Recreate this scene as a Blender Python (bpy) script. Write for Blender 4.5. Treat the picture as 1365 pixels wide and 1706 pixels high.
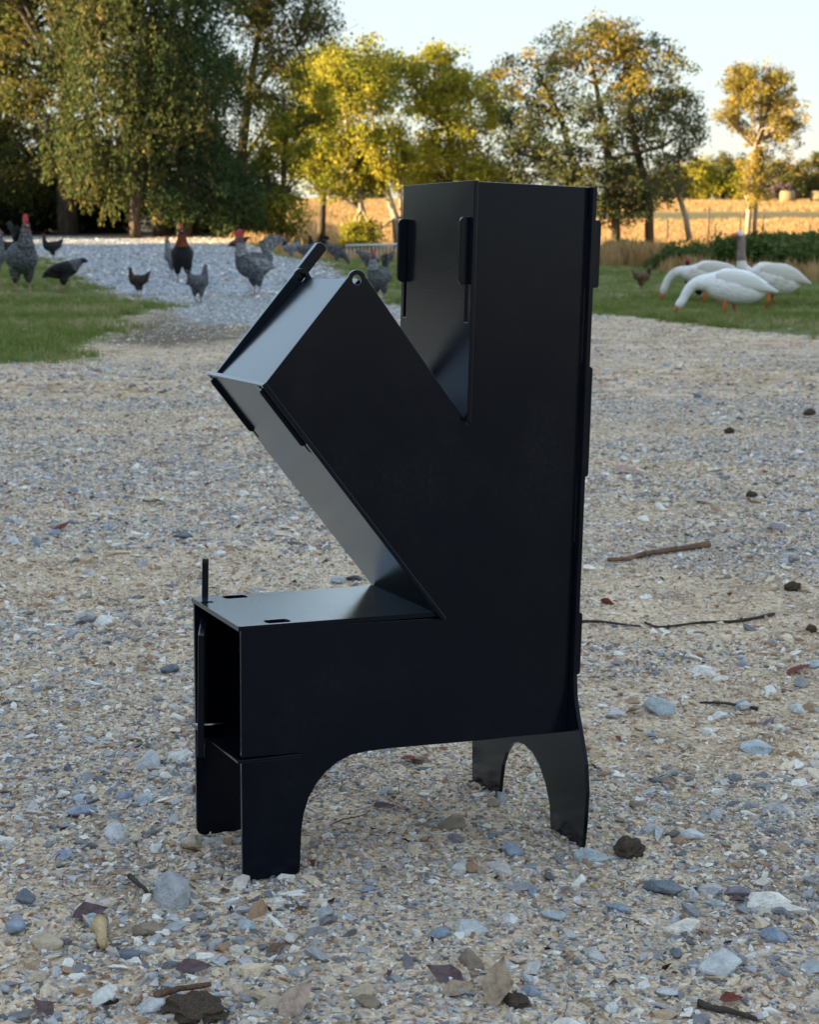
import bpy, bmesh, math, random
import numpy as np
from mathutils import Vector, Matrix, geometry
for o in list(bpy.data.objects): bpy.data.objects.remove(o)
RS = np.random.RandomState(7); random.seed(7)
SC = bpy.context.scene; COL = SC.collection
R = math.radians

# ------------------------------------------------------------------ camera
F, CX, CY = 2730.0, 682.0, 853.0           # photograph's pixels (1365 x 1706)
HOR = 340.0
PITCH = math.atan((CY - HOR) / F)
SCALE = 0.914                               # stove height in metres (36 inch)
SR = np.array([[0.9011716217599607, -0.4327135851331032, 0.02546883145425599],
               [-0.04078844056807607, -0.1431489635997223, -0.9888602921215938],
               [0.4315391190267844, 0.8900939992270681, -0.1466514960305556]])
ST = np.array([-0.24, 0.5293, 2.3342])
cp, sp = math.cos(PITCH), math.sin(PITCH)
CW = np.array([[1, 0, 0], [0, -sp, cp], [0, -cp, -sp]])   # camera (right, down, forward) -> world
_c = CW @ (SR @ np.array([.30, .10, 0]) + ST) * SCALE
HC = -_c[2]
cam = bpy.data.cameras.new('camera'); cam_o = bpy.data.objects.new('camera', cam); COL.objects.link(cam_o)
cam_o.location = (0, 0, HC); cam_o.rotation_euler = (math.pi / 2 - PITCH, 0, 0)
cam.sensor_fit = 'VERTICAL'; cam.sensor_height = 36; cam.lens = F / 1706 * 36
cam.clip_start = .05; cam.clip_end = 6000
cam.dof.use_dof = True; cam.dof.focus_distance = 2.15; cam.dof.aperture_fstop = 15
SC.camera = cam_o

# ------------------------------------------------------------------ light
SUN_EL = R(8.5); TS = Vector((-.97, -.25, 0)).normalized()
to_sun = Vector((TS.x * math.cos(SUN_EL), TS.y * math.cos(SUN_EL), math.sin(SUN_EL)))
w = bpy.data.worlds.new('World'); SC.world = w; w.use_nodes = True
nt = w.node_tree; bg = nt.nodes['Background']
sky = nt.nodes.new('ShaderNodeTexSky'); sky.sky_type = 'NISHITA'; sky.sun_disc = False
sky.sun_elevation = SUN_EL; sky.sun_rotation = math.atan2(TS.x, TS.y) % (2 * math.pi)
sky.altitude = 100; sky.air_density = 1.0; sky.dust_density = .6; sky.ozone_density = 2.8
gam = nt.nodes.new('ShaderNodeGamma'); gam.inputs[1].default_value = .35      # one even response over the whole dome, as the phone's HDR holds it
rgb2 = nt.nodes.new('ShaderNodeRGBToBW'); pw = nt.nodes.new('ShaderNodeMath'); pw.operation = 'POWER'; pw.inputs[1].default_value = -.34
vs = nt.nodes.new('ShaderNodeVectorMath'); vs.operation = 'SCALE'
nt.links.new(sky.outputs[0], gam.inputs[0]); nt.links.new(sky.outputs[0], rgb2.inputs[0]); nt.links.new(rgb2.outputs[0], pw.inputs[0])
nt.links.new(gam.outputs[0], vs.inputs[0]); nt.links.new(pw.outputs[0], vs.inputs['Scale']); nt.links.new(vs.outputs[0], bg.inputs[0]); bg.inputs[1].default_value = .15
sl = bpy.data.lights.new('sun', 'SUN'); sl.energy = 4.0; sl.angle = R(.5); sl.color = (1, .77, .46)
so = bpy.data.objects.new('sun', sl); COL.objects.link(so); so.location = (-20, -15, 20)
so.rotation_euler = to_sun.to_track_quat('Z', 'Y').to_euler()
SC.view_settings.view_transform = 'Standard'; SC.view_settings.look = 'None'
SC.view_settings.gamma = 1; SC.view_settings.use_curve_mapping = False
SC.view_settings.exposure = 2.76
SC.cycles.use_denoising = True
SC.cycles.max_bounces = 6; SC.cycles.transparent_max_bounces = 8

# ------------------------------------------------------------------ pixel helpers
def ray(u, v):
    d = CW @ np.array([(u - CX) / F, (v - CY) / F, 1.0]); return d
def smooth(a, b, x):
    t = np.clip((np.asarray(x, float) - a) / (b - a), 0, 1); return t * t * (3 - 2 * t)
SP0 = np.array([0, 0, HC]) + CW @ (ST * SCALE)            # stove origin in the world
SRW = CW @ SR                                              # stove axes in the world
def height(x, y):
    x = np.asarray(x, float); y = np.asarray(y, float)
    k = x / np.maximum(y, 1.0)
    m = smooth(-.10, -.05, k)
    z = -.8 * smooth(25, 42, y) * m
    z = z + 2.0 * smooth(95, 240, y) + .022 * np.maximum(y - 240, 0)*0
    z = z + .012 * np.sin(x * 1.9 + .7 * np.sin(y * .8)) * np.cos(y * 1.3 + .5) * smooth(1.0, 3.5, np.abs(y - 2.1) + np.abs(x))
    z = z + .05 * np.sin(x * .31 + 1) * np.sin(y * .23) * smooth(6, 14, np.hypot(x, y))
    n = SRW[:, 2]; zp = SP0[2] - (n[0] * (x - SP0[0]) + n[1] * (y - SP0[1])) / n[2]
    c = SP0 + SRW @ np.array([.27, .1, 0]) * SCALE
    r = np.hypot(x - c[0], y - c[1]); wt = np.exp(-(r / .85) ** 4)
    return z * (1 - wt) + zp * wt
def gp(u, v):                                              # a pixel's point on the ground
    d = ray(u, v); t = 1.0
    prev = 0
    while t < 900:
        p = np.array([0, 0, HC]) + d * t
        if p[2] < height(p[0], p[1]): break
        prev = t; t *= 1.01
    lo, hi = prev, t
    for _ in range(30):
        m = (lo + hi) / 2; p = np.array([0, 0, HC]) + d * m
        if p[2] < height(p[0], p[1]): hi = m
        else: lo = m
    return np.array([0, 0, HC]) + d * hi
def at_y(u, v, y):
    d = ray(u, v); return np.array([0, 0, HC]) + d * (y / d[1])
def H1(x, y): return float(height(x, y))

# ------------------------------------------------------------------ object helpers
def tag(o, label=None, cat=None, group=None, kind=None):
    if label: o['label'] = label
    if cat: o['category'] = cat
    if group: o['group'] = group
    if kind: o['kind'] = kind
    return o
def link(o, parent=None):
    COL.objects.link(o)
    if parent is not None: o.parent = parent
    return o
def empty(name, loc=(0, 0, 0), rz=0, parent=None):
    o = bpy.data.objects.new(name, None); o.location = loc; o.rotation_euler = (0, 0, rz); o.empty_display_size = .1
    return link(o, parent)
def mesh_obj(name, verts, faces, mat, parent=None, smooth_=False, do_link=True):
    me = bpy.data.meshes.new(name)
    me.from_pydata([tuple(map(float, v)) for v in verts], [], [tuple(int(i) for i in f) for f in faces]); me.update()
    if smooth_: me.polygons.foreach_set('use_smooth', [True] * len(me.polygons))
    if mat: me.materials.append(mat)
    o = bpy.data.objects.new(name, me)
    if do_link: link(o, parent)
    return o
def fast_quads(name, verts, mat, attrs=None, parent=None, n=4):
    """verts (N*n,3): N separate n-gons"""
    N = len(verts) // n
    me = bpy.data.meshes.new(name)
    me.vertices.add(N * n); me.vertices.foreach_set('co', np.ascontiguousarray(verts, np.float32).ravel())
    me.loops.add(N * n); me.loops.foreach_set('vertex_index', np.arange(N * n, dtype=np.int32))
    me.polygons.add(N); me.polygons.foreach_set('loop_start', np.arange(0, N * n, n, dtype=np.int32))
    me.polygons.foreach_set('loop_total', np.full(N, n, np.int32))
    for k, a in (attrs or {}).items():
        at = me.attributes.new(k, 'FLOAT', 'POINT'); at.data.foreach_set('value', np.ascontiguousarray(a, np.float32))
    me.update(); me.validate()
    me.materials.append(mat)
    o = bpy.data.objects.new(name, me); return link(o, parent)
class MB:
    def __init__(s): s.v = []; s.f = []
    def add(s, v, f):
        b = len(s.v); s.v += [tuple(map(float, p)) for p in v]; s.f += [tuple(i + b for i in q) for q in f]
    def tube(s, pts, rad, n=7, cap=True):
        P = [np.array(p, float) for p in pts]; V = []
        for i, p in enumerate(P):
            t = P[min(i + 1, len(P) - 1)] - P[max(i - 1, 0)]; t /= np.linalg.norm(t) + 1e-9
            a = np.cross(t, [0, 0, 1] if abs(t[2]) < .9 else [1, 0, 0]); a /= np.linalg.norm(a) + 1e-9
            b = np.cross(t, a); r = rad[i]
            for k in range(n):
                q = 2 * math.pi * k / n; V.append(p + r * (math.cos(q) * a + math.sin(q) * b))
        Fc = [(i * n + k, i * n + (k + 1) % n, (i + 1) * n + (k + 1) % n, (i + 1) * n + k) for i in range(len(P) - 1) for k in range(n)]
        if cap: Fc += [tuple(range(n))[::-1], tuple((len(P) - 1) * n + k for k in range(n))]
        s.add(V, Fc)
    def box(s, c, h):
        x, y, z = c; a, b, d = h
        s.add([(x + i * a, y + j * b, z + k * d) for i in (-1, 1) for j in (-1, 1) for k in (-1, 1)],
              [(0, 1, 3, 2), (4, 6, 7, 5), (0, 4, 5, 1), (2, 3, 7, 6), (0, 2, 6, 4), (1, 5, 7, 3)])
    def build(s, name, mat, parent=None, sm=False): return mesh_obj(name, s.v, s.f, mat, parent, sm)
def copy_tree(o, parent=None):
    c = o.copy(); COL.objects.link(c); c.parent = parent
    for ch in list(o.children): copy_tree(ch, c)
    return c

# ------------------------------------------------------------------ materials
def mat(name, base=(.5, .5, .5), rough=.8, spec=.3, metal=0):
    m = bpy.data.materials.new(name); m.use_nodes = True
    b = m.node_tree.nodes['Principled BSDF']
    b.inputs['Base Color'].default_value = (*base, 1); b.inputs['Roughness'].default_value = rough
    b.inputs['Specular IOR Level'].default_value = spec; b.inputs['Metallic'].default_value = metal
    return m, m.node_tree, b
def N(t, typ, **kw):
    n = t.nodes.new(typ)
    for k, v in kw.items():
        if k.startswith('i_'): n.inputs[k[2:].replace('_', ' ')].default_value = v
        else: setattr(n, k, v)
    return n
def ramp(t, stops, fac=None, interp='LINEAR'):
    r = t.nodes.new('ShaderNodeValToRGB'); cr = r.color_ramp; cr.interpolation = interp
    while len(cr.elements) < len(stops): cr.elements.new(.5)
    for e, (p, c) in zip(cr.elements, stops): e.position = p; e.color = (*c, 1)
    if fac is not None: t.links.new(fac, r.inputs[0])
    return r
def noise(t, scale, detail=4, rough=.55, coord=None):
    n = N(t, 'ShaderNodeTexNoise'); n.inputs['Scale'].default_value = scale; n.inputs['Detail'].default_value = detail
    n.inputs['Roughness'].default_value = rough
    if coord is not None: t.links.new(coord, n.inputs['Vector'])
    return n
def mixc(t, fac, a, b, blend='MIX'):
    m = N(t, 'ShaderNodeMix', data_type='RGBA', blend_type=blend)
    for s, v in ((0, fac), (6, a), (7, b)):
        if isinstance(v, (int, float)): m.inputs[s].default_value = v
        elif isinstance(v, tuple): m.inputs[s].default_value = (*v, 1)
        else: t.links.new(v, m.inputs[s])
    return m.outputs[2]
def math_(t, op, a, b=None, clamp=False):
    m = N(t, 'ShaderNodeMath', operation=op); m.use_clamp = clamp
    for s, v in ((0, a), (1, b)):
        if v is None: continue
        if isinstance(v, (int, float)): m.inputs[s].default_value = v
        else: t.links.new(v, m.inputs[s])
    return m.outputs[0]
def bump(t, b, hgt, dist, strength=1.0):
    n = N(t, 'ShaderNodeBump'); n.inputs['Distance'].default_value = dist; n.inputs['Strength'].default_value = strength
    t.links.new(hgt, n.inputs['Height']); t.links.new(n.outputs[0], b.inputs['Normal']); return n
def leaf_mat(name, stops, trans=.35, attr_type='GEOMETRY'):
    m = bpy.data.materials.new(name); m.use_nodes = True; t = m.node_tree; t.nodes.clear()
    a = N(t, 'ShaderNodeAttribute', attribute_name='tint', attribute_type=attr_type)
    r = ramp(t, stops, a.outputs['Fac'])
    d = N(t, 'ShaderNodeBsdfDiffuse'); tr = N(t, 'ShaderNodeBsdfTranslucent'); mx = N(t, 'ShaderNodeMixShader'); o = N(t, 'ShaderNodeOutputMaterial')
    t.links.new(r.outputs[0], d.inputs[0]); t.links.new(r.outputs[0], tr.inputs[0]); mx.inputs[0].default_value = trans
    t.links.new(d.outputs[0], mx.inputs[1]); t.links.new(tr.outputs[0], mx.inputs[2]); t.links.new(mx.outputs[0], o.inputs[0])
    return m

# ================================================================== GROUND
def poly_sd(px, py, poly):
    """signed distance, positive inside"""
    P = np.array(poly, float); n = len(P)
    d = np.full(px.shape, 1e9); ins = np.zeros(px.shape, bool)
    for i in range(n):
        a, b = P[i], P[(i + 1) % n]; e = b - a; L = e @ e + 1e-12
        t = np.clip(((px - a[0]) * e[0] + (py - a[1]) * e[1]) / L, 0, 1)
        d = np.minimum(d, np.hypot(px - a[0] - t * e[0], py - a[1] - t * e[1]))
        c = ((a[1] > py) != (b[1] > py)) & (px < (b[0] - a[0]) * (py - a[1]) / (b[1] - a[1] + 1e-12) + a[0])
        ins ^= c
    return np.where(ins, d, -d)
def flat(u, v):
    d = ray(u, v); t = HC / -d[2]; return (d[0] * t, d[1] * t)
PX_LEFT = [(-900, 618), (-300, 614), (50, 607), (165, 599), (120, 590), (105, 580), (150, 572), (185, 556), (165, 540), (205, 528), (262, 517), (225, 502), (190, 488), (140, 478), (112, 458), (70, 432), (0, 424), (-300, 420), (-900, 420)]
PX_LAWN = [(440, 407), (470, 418), (530, 430), (600, 464), (655, 505), (760, 519), (900, 521), (1000, 524), (1060, 529), (1120, 539), (1180, 550), (1260, 559), (1365, 567), (1700, 588), (2600, 640), (2600, 395), (1365, 392), (1000, 395), (700, 395), (440, 399)]
PX_DRIVE = [(-900, 386), (-900, 418), (0, 422), (70, 430), (112, 456), (140, 476), (190, 486), (262, 515), (310, 545), (430, 545), (700, 530), (655, 505), (600, 464), (530, 430), (470, 418), (430, 411), (300, 404), (150, 396), (0, 388)]
PX_BARE = [(150, 575), (200, 545), (262, 520), (330, 540), (420, 548), (420, 570), (260, 580)]
PX_FLOOR = [(-1500, 384), (0, 386), (150, 394), (300, 402), (430, 409), (440, 400), (400, 380), (0, 370), (-1500, 370)]
WP = {k: [flat(*p) for p in v] for k, v in dict(left=PX_LEFT, lawn=PX_LAWN, drive=PX_DRIVE, bare=PX_BARE).items()}
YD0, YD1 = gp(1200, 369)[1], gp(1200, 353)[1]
def masks(x, y):
    g = np.maximum(poly_sd(x, y, WP['left']) / (.03 * np.maximum(y, 4)), poly_sd(x, y, WP['lawn']) / (.02 * np.maximum(y, 4)))
    g = np.clip(.5 + .5 * g, 0, 1)
    dr = np.clip(.5 + .5 * poly_sd(x, y, WP['drive']) / (.04 * np.maximum(y, 4)), 0, 1)
    br = np.clip(.5 + .5 * poly_sd(x, y, WP['bare']) / (.05 * np.maximum(y, 4)), 0, 1)
    k = x / np.maximum(y, 1)
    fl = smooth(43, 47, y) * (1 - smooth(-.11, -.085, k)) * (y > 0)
    fd = smooth(34, 40, y) * smooth(-.11, -.085, k)
    dt = smooth(YD0 - 3, YD0 + 3, y) * (1 - smooth(YD1 - 6, YD1 + 6, y)) * (k > .06)  # darker olive band across the right side of the far field
    return g, dr, br, fl, fd, dt
th = np.concatenate([np.arange(-180, -30, 4), np.arange(-30, 30, .22), np.arange(30, 180, 4)]) * math.pi / 180
rr = np.concatenate([[0], np.geomspace(.25, 3500, 330)])
T, RR = np.meshgrid(th, rr); gx = (np.sin(T) * RR).ravel(); gy = (np.cos(T) * RR).ravel()
gz = height(gx, gy)
nT, nR = len(th), len(rr)
ii = np.arange((nR - 1) * nT); row = ii // nT; c0 = ii % nT; c1 = (c0 + 1) % nT
faces = np.stack([row * nT + c0, row * nT + c1, (row + 1) * nT + c1, (row + 1) * nT + c0], 1)
me = bpy.data.meshes.new('ground'); me.from_pydata(np.stack([gx, gy, gz], 1).tolist(), [], faces.tolist())
for k, a in zip(('grass', 'drive', 'bare', 'litter', 'field', 'dark_band'), masks(gx, gy)):
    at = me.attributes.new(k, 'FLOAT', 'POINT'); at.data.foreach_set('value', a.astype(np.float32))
me.polygons.foreach_set('use_smooth', [True] * len(me.polygons)); me.update()
gm, t, b = mat('ground_mat', rough=.9, spec=.15)
geo = N(t, 'ShaderNodeNewGeometry'); pos = geo.outputs['Position']
n1 = noise(t, .9, 6, .6, pos); n2 = noise(t, 7, 5, .6, pos); n3 = noise(t, 60, 4, .7, pos); n4 = noise(t, 1.6, 5, .6, pos)
dirt = ramp(t, [(.3, (.18, .115, .07)), (.42, (.42, .295, .185)), (.58, (.70, .53, .355)), (.75, (.72, .58, .43))], n2.outputs[0])
dirt_f = mixc(t, 1., dirt.outputs[0], ramp(t, [(.34, (.55, .52, .48)), (.52, (1, 1, 1)), (.68, (1.3, 1.28, 1.25))], n3.outputs[0]).outputs[0], 'MULTIPLY')
dirt_o = mixc(t, 1., dirt_f, ramp(t, [(.35, (.72, .68, .64)), (.6, (1.12, 1.1, 1.08))], n4.outputs[0]).outputs[0], 'MULTIPLY')
vor = N(t, 'ShaderNodeTexVoronoi'); vor.inputs['Scale'].default_value = 130; t.links.new(pos, vor.inputs['Vector'])
sepv = N(t, 'ShaderNodeSeparateColor'); t.links.new(vor.outputs['Color'], sepv.inputs[0])
PEB = [(0, (.11, .11, .12)), (.13, (.26, .26, .275)), (.30, (.51, .51, .525)), (.42, (.68, .54, .385)), (.64, (.80, .66, .49)), (.72, (.40, .25, .15)), (.80, (.34, .20, .12)), (.88, (.82, .77, .68)), (1, (.87, .84, .79))]
peb = ramp(t, PEB, sepv.outputs[0])
vor2 = N(t, 'ShaderNodeTexVoronoi'); vor2.inputs['Scale'].default_value = 26; t.links.new(pos, vor2.inputs['Vector'])
sepv2 = N(t, 'ShaderNodeSeparateColor'); t.links.new(vor2.outputs['Color'], sepv2.inputs[0])
grav = ramp(t, [(0, (.09, .10, .12)), (.25, (.19, .21, .25)), (.55, (.32, .35, .40)), (.8, (.43, .45, .48)), (1, (.62, .63, .64))], sepv2.outputs[0])
patch = ramp(t, [(.38, (0, 0, 0)), (.62, (1, 1, 1))], n1.outputs[0])
yard = mixc(t, math_(t, 'MULTIPLY_ADD', patch.outputs[0], .35), dirt.outputs[0], peb.outputs[0])
m_ = N(t, 'ShaderNodeMath', operation='MULTIPLY_ADD'); t.links.new(patch.outputs[0], m_.inputs[0]); m_.inputs[1].default_value = .35; m_.inputs[2].default_value = .15
yard = mixc(t, m_.outputs[0], dirt_o, peb.outputs[0])
def attr_soft(name, amp=.9, nz=n2, sharp=4.):
    a = N(t, 'ShaderNodeAttribute', attribute_name=name)
    x = math_(t, 'ADD', a.outputs['Fac'], math_(t, 'MULTIPLY', math_(t, 'SUBTRACT', nz.outputs[0], .5), amp))
    return math_(t, 'ADD', math_(t, 'MULTIPLY', math_(t, 'SUBTRACT', x, .5), sharp), .5, True)
col = mixc(t, attr_soft('drive', 1.5, n2, 7.), yard, grav.outputs[0])
bare = ramp(t, [(.3, (.10, .075, .05)), (.7, (.22, .17, .12))], n2.outputs[0])
col = mixc(t, attr_soft('bare', 1.8, n2, 4.), col, bare.outputs[0])
gr = ramp(t, [(.3, (.08, .10, .03)), (.5, (.11, .15, .04)), (.64, (.20, .18, .08)), (.76, (.30, .23, .14))], n1.outputs[0])
col = mixc(t, attr_soft('grass', 1.7, n2, 9.), col, gr.outputs[0])
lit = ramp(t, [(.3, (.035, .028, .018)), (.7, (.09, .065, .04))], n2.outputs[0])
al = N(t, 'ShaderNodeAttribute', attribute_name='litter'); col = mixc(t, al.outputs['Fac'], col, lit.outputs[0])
n5 = noise(t, .045, 5, .6, pos)
fl_ = ramp(t, [(.3, (.34, .23, .085)), (.5, (.48, .33, .12)), (.7, (.55, .40, .17))], n5.outputs[0])
af = N(t, 'ShaderNodeAttribute', attribute_name='field'); col = mixc(t, af.outputs['Fac'], col, fl_.outputs[0])
ad = N(t, 'ShaderNodeAttribute', attribute_name='dark_band'); col = mixc(t, math_(t, 'MULTIPLY', ad.outputs['Fac'], .85), col, (.10, .095, .04))
t.links.new(col, b.inputs['Base Color'])
hh = math_(t, 'ADD', math_(t, 'MULTIPLY', n3.outputs[0], .5), math_(t, 'MULTIPLY', vor.outputs['Distance'], -1.1))
bump(t, b, hh, .008, .8)
me.materials.append(gm)
ground = link(bpy.data.objects.new('ground', me)); tag(ground, 'gravel and dirt farmyard ground running into lawn and field', None, None, 'structure')

# ------------------------------------------------------------------ scatter with geometry nodes
def scatter(name, P, rot, scl, idx, tint, protos, label, parent=None, cat=None):
    c = bpy.data.collections.new(name + '_source')
    for i, p in enumerate(protos): c.objects.link(p)
    me = bpy.data.meshes.new(name); n = len(P); me.vertices.add(n)
    me.vertices.foreach_set('co', np.ascontiguousarray(P, np.float32).ravel())
    for k, a in (('rot', rot), ('scl', scl)):
        at = me.attributes.new(k, 'FLOAT_VECTOR', 'POINT'); at.data.foreach_set('vector', np.ascontiguousarray(a, np.float32).ravel())
    at = me.attributes.new('idx', 'INT', 'POINT'); at.data.foreach_set('value', np.ascontiguousarray(idx, np.int32))
    at = me.attributes.new('tint', 'FLOAT', 'POINT'); at.data.foreach_set('value', np.ascontiguousarray(tint, np.float32))
    me.update()
    o = link(bpy.data.objects.new(name, me), parent); tag(o, label, cat, None, 'stuff')
    g = bpy.data.node_groups.new(name, 'GeometryNodeTree')
    g.interface.new_socket('Geometry', in_out='INPUT', socket_type='NodeSocketGeometry')
    g.interface.new_socket('Geometry', in_out='OUTPUT', socket_type='NodeSocketGeometry')
    gi = g.nodes.new('NodeGroupInput'); go = g.nodes.new('NodeGroupOutput')
    ci = g.nodes.new('GeometryNodeCollectionInfo'); ci.inputs['Collection'].default_value = c
    ci.inputs['Separate Children'].default_value = True; ci.inputs['Reset Children'].default_value = True
    ip = g.nodes.new('GeometryNodeInstanceOnPoints'); ip.inputs['Pick Instance'].default_value = True
    def na(nm, ty):
        q = g.nodes.new('GeometryNodeInputNamedAttribute'); q.data_type = ty; q.inputs[0].default_value = nm; return q.outputs[0]
    L = g.links.new
    L(gi.outputs[0], ip.inputs['Points']); L(ci.outputs[0], ip.inputs['Instance'])
    L(na('idx', 'INT'), ip.inputs['Instance Index']); L(na('rot', 'FLOAT_VECTOR'), ip.inputs['Rotation']); L(na('scl', 'FLOAT_VECTOR'), ip.inputs['Scale'])
    L(ip.outputs[0], go.inputs[0])
    md = o.modifiers.new('scatter', 'NODES'); md.node_group = g
    return o
def hull_stone(name, m, npt=16, flat_=.6, seed=0, do_link=False):
    rs = np.random.RandomState(seed); bm = bmesh.new()
    p = rs.normal(size=(npt, 3)); p /= np.linalg.norm(p, axis=1)[:, None]; p *= (.75 + .35 * rs.rand(npt, 1))
    p *= [1, .55 + .4 * rs.rand(), flat_ * (.7 + .5 * rs.rand())]
    for q in p: bm.verts.new(q)
    r = bmesh.ops.convex_hull(bm, input=bm.verts)
    bmesh.ops.delete(bm, geom=[v for v in bm.verts if not v.link_faces], context='VERTS')
    me = bpy.data.meshes.new(name); bm.to_mesh(me); bm.free(); me.materials.append(m)
    o = bpy.data.objects.new(name, me)
    if do_link: link(o)
    return o
def stone_mat(name, stops, attr='INSTANCER'):
    m, t, b = mat(name, rough=.55, spec=.5)
    a = N(t, 'ShaderNodeAttribute', attribute_name='tint', attribute_type=attr)
    r = ramp(t, stops, a.outputs['Fac'])
    tc = N(t, 'ShaderNodeTexCoord'); nz = noise(t, 2.2, 5, .65, tc.outputs['Object'])
    c = mixc(t, 1.0, r.outputs[0], ramp(t, [(.3, (.80, .78, .75)), (.7, (1.25, 1.25, 1.25))], nz.outputs[0]).outputs[0], 'MULTIPLY')
    t.links.new(c, b.inputs['Base Color']); bump(t, b, nz.outputs[0], .15, .5)
    return m
PEBM = stone_mat('pebble_mat', PEB)
protos = [hull_stone('pebble_source_%02d' % i, PEBM, 10 + i % 4, .55, i) for i in range(14)]
def region(n, y0, y1, side=1.0, k=.25):
    """random ground points in the wedge the camera sees plus a margin, even per area"""
    out = []; 
    while sum(map(len, out)) < n:
        y = RS.uniform(y0, y1, n * 2); wmax = k * y1 + side; x = RS.uniform(-wmax, wmax, n * 2)
        ok = np.abs(x) < k * y + side; out.append(np.stack([x[ok], y[ok]], 1))
    return np.concatenate(out)[:n]
def fieldnoise(x, y, s, ph=0):
    return (np.sin(x * s + 1.3 * np.sin(y * s * .7 + ph)) * np.cos(y * s * 1.1 + 1.7 * np.sin(x * s * .6 + 2 + ph)) + 1) / 2
def area(y0, y1, side, k=.25): return k * (y1 ** 2 - y0 ** 2) + 2 * side * (y1 - y0)
PP, SS, TT = [], [], []
def tier(dens, y0, y1, smin, smax, side, clus=0., power=2.5, sink=.25):
    n = int(dens * area(y0, y1, side)); p = region(n, y0, y1, side)
    g, dr, br, fl, fd, dt = masks(p[:, 0], p[:, 1])
    keep = RS.rand(n) > g * 1.3 + br * .6
    fn = fieldnoise(p[:, 0], p[:, 1], 2.3, smin * 100) * .6 + fieldnoise(p[:, 0], p[:, 1], 5.1, 1 + smin * 50) * .4
    keep &= RS.rand(n) < (1 - clus) + clus * 2.0 * np.clip(fn - .2 + .35 * (smin > .005) * (p[:, 0] < -.06 * p[:, 1]) - .12 * (smin > .005) * (np.abs(p[:, 0] - .02 * p[:, 1]) < .12 * p[:, 1]), 0, 1)
    bz = .6 * fieldnoise(p[:, 0] * .55 + 4, p[:, 1] * 1.5, 1.25, .8) + .4 * fieldnoise(p[:, 0] * .7, p[:, 1] * 1.9, 3.1, 2.2)
    keep &= RS.rand(n) < np.clip(.08 + 1.5 * bz + dr, 0, 1)
    p = p[keep]; n = len(p); dr = dr[keep]; bz = bz[keep]
    s = smin + (smax - smin) * RS.rand(n) ** power
    z = height(p[:, 0], p[:, 1]) + s * (.5 - sink) * .35
    tt = RS.rand(n)
    tt = np.where((RS.rand(n) < dr * .85) | (s > .012) & (RS.rand(n) < .35), np.where(RS.rand(n) < .8, RS.uniform(.05, .40, n), RS.uniform(.86, 1, n)), tt)
    sel = (RS.rand(n) < .75) & (dr < .3); tt = np.where(sel & (bz < .42) & (tt < .42), tt + .38, np.where(sel & (bz > .60) & (tt > .42) & (tt < .72), tt - .2, tt))
    PP.append(np.stack([p[:, 0], p[:, 1], z], 1)); SS.append(s); TT.append(tt)
tier(29000, 1.45, 4.2, .0021, .0065, .35, .3, 1.4)
tier(8500, 4.2, 7.5, .0035, .0085, .5, .25, 1.6)
tier(3400, 1.45, 7.5, .0055, .013, .7, .6)
tier(420, 1.45, 6, .010, .019, .7, .9)
tier(1100, 7.5, 17, .007, .016, 1.0, .4)
tier(170, 1.45, 9, .014, .027, .9, .95)
tier(60, 16, 44, .02, .045, 1.0, 0)
P = np.concatenate(PP); S = np.concatenate(SS); TI = np.concatenate(TT); n = len(P)
rot = np.stack([RS.normal(0, .25, n), RS.normal(0, .25, n), RS.uniform(0, 6.28, n)], 1)
asp = np.stack([S * RS.uniform(.8, 1.5, n), S * RS.uniform(.7, 1.1, n), S * RS.uniform(.6, 1.1, n)], 1)
scatter('gravel', P, rot, asp, RS.randint(0, 14, n), TI, protos, 'loose grey and tan gravel scattered over the yard', ground)

LIT = leaf_mat('litter_bits', [(0, (.035, .022, .018)), (.5, (.11, .06, .045)), (.75, (.16, .10, .08)), (.9, (.40, .30, .18)), (1, (.5, .4, .25))], .1, 'INSTANCER')
def flake(i):
    rs = np.random.RandomState(300 + i); n_ = 7; a = np.sort(rs.uniform(0, 6.28, n_)); r_ = rs.uniform(.5, 1.1, n_); el = .3 if i < 2 else .6
    V = [(0, 0, .12)] + [(math.cos(q) * k, math.sin(q) * k * el, rs.uniform(-.05, .3)) for q, k in zip(a, r_)]
    return mesh_obj('litter_source_%02d' % i, V, [(0, 1 + j, 1 + (j + 1) % n_) for j in range(n_)], LIT, do_link=False)
def straw(i):
    return mesh_obj('litter_source_%02d' % i, [(-1, -.03, .1), (-.2, .06, .16), (.3, .0, .14), (1, .1, .05), (-1, -.09, .1), (-.2, 0, .2), (.3, -.07, .18), (1, .05, .06)], [(0, 1, 5, 4), (1, 2, 6, 5), (2, 3, 7, 6)], LIT, do_link=False)
p = region(11000, 1.45, 9, .6); gm_ = masks(p[:, 0], p[:, 1]); fn = fieldnoise(p[:, 0], p[:, 1], 3.3, 6.)
p = p[(gm_[0] < .3) & (RS.rand(len(p)) < .15 + .9 * fn ** 1.5)]; n = len(p); s_ = .004 + .012 * RS.rand(n) ** 2.5
ix = RS.randint(0, 6, n)
scatter('leaf_litter', np.stack([p[:, 0], p[:, 1], height(p[:, 0], p[:, 1]) + .004], 1), np.stack([RS.normal(0, .3, n), RS.normal(0, .3, n), RS.uniform(0, 6.28, n)], 1), np.stack([s_ * np.where(ix > 3, 1.8, 1)] * 3, 1), ix, np.where(ix > 3, RS.uniform(.4, 1, n), RS.uniform(0, .8, n)), [flake(i) for i in range(4)] + [straw(4), straw(5)], 'dark crumbled leaf bits and straw on the gravel', ground)

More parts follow.
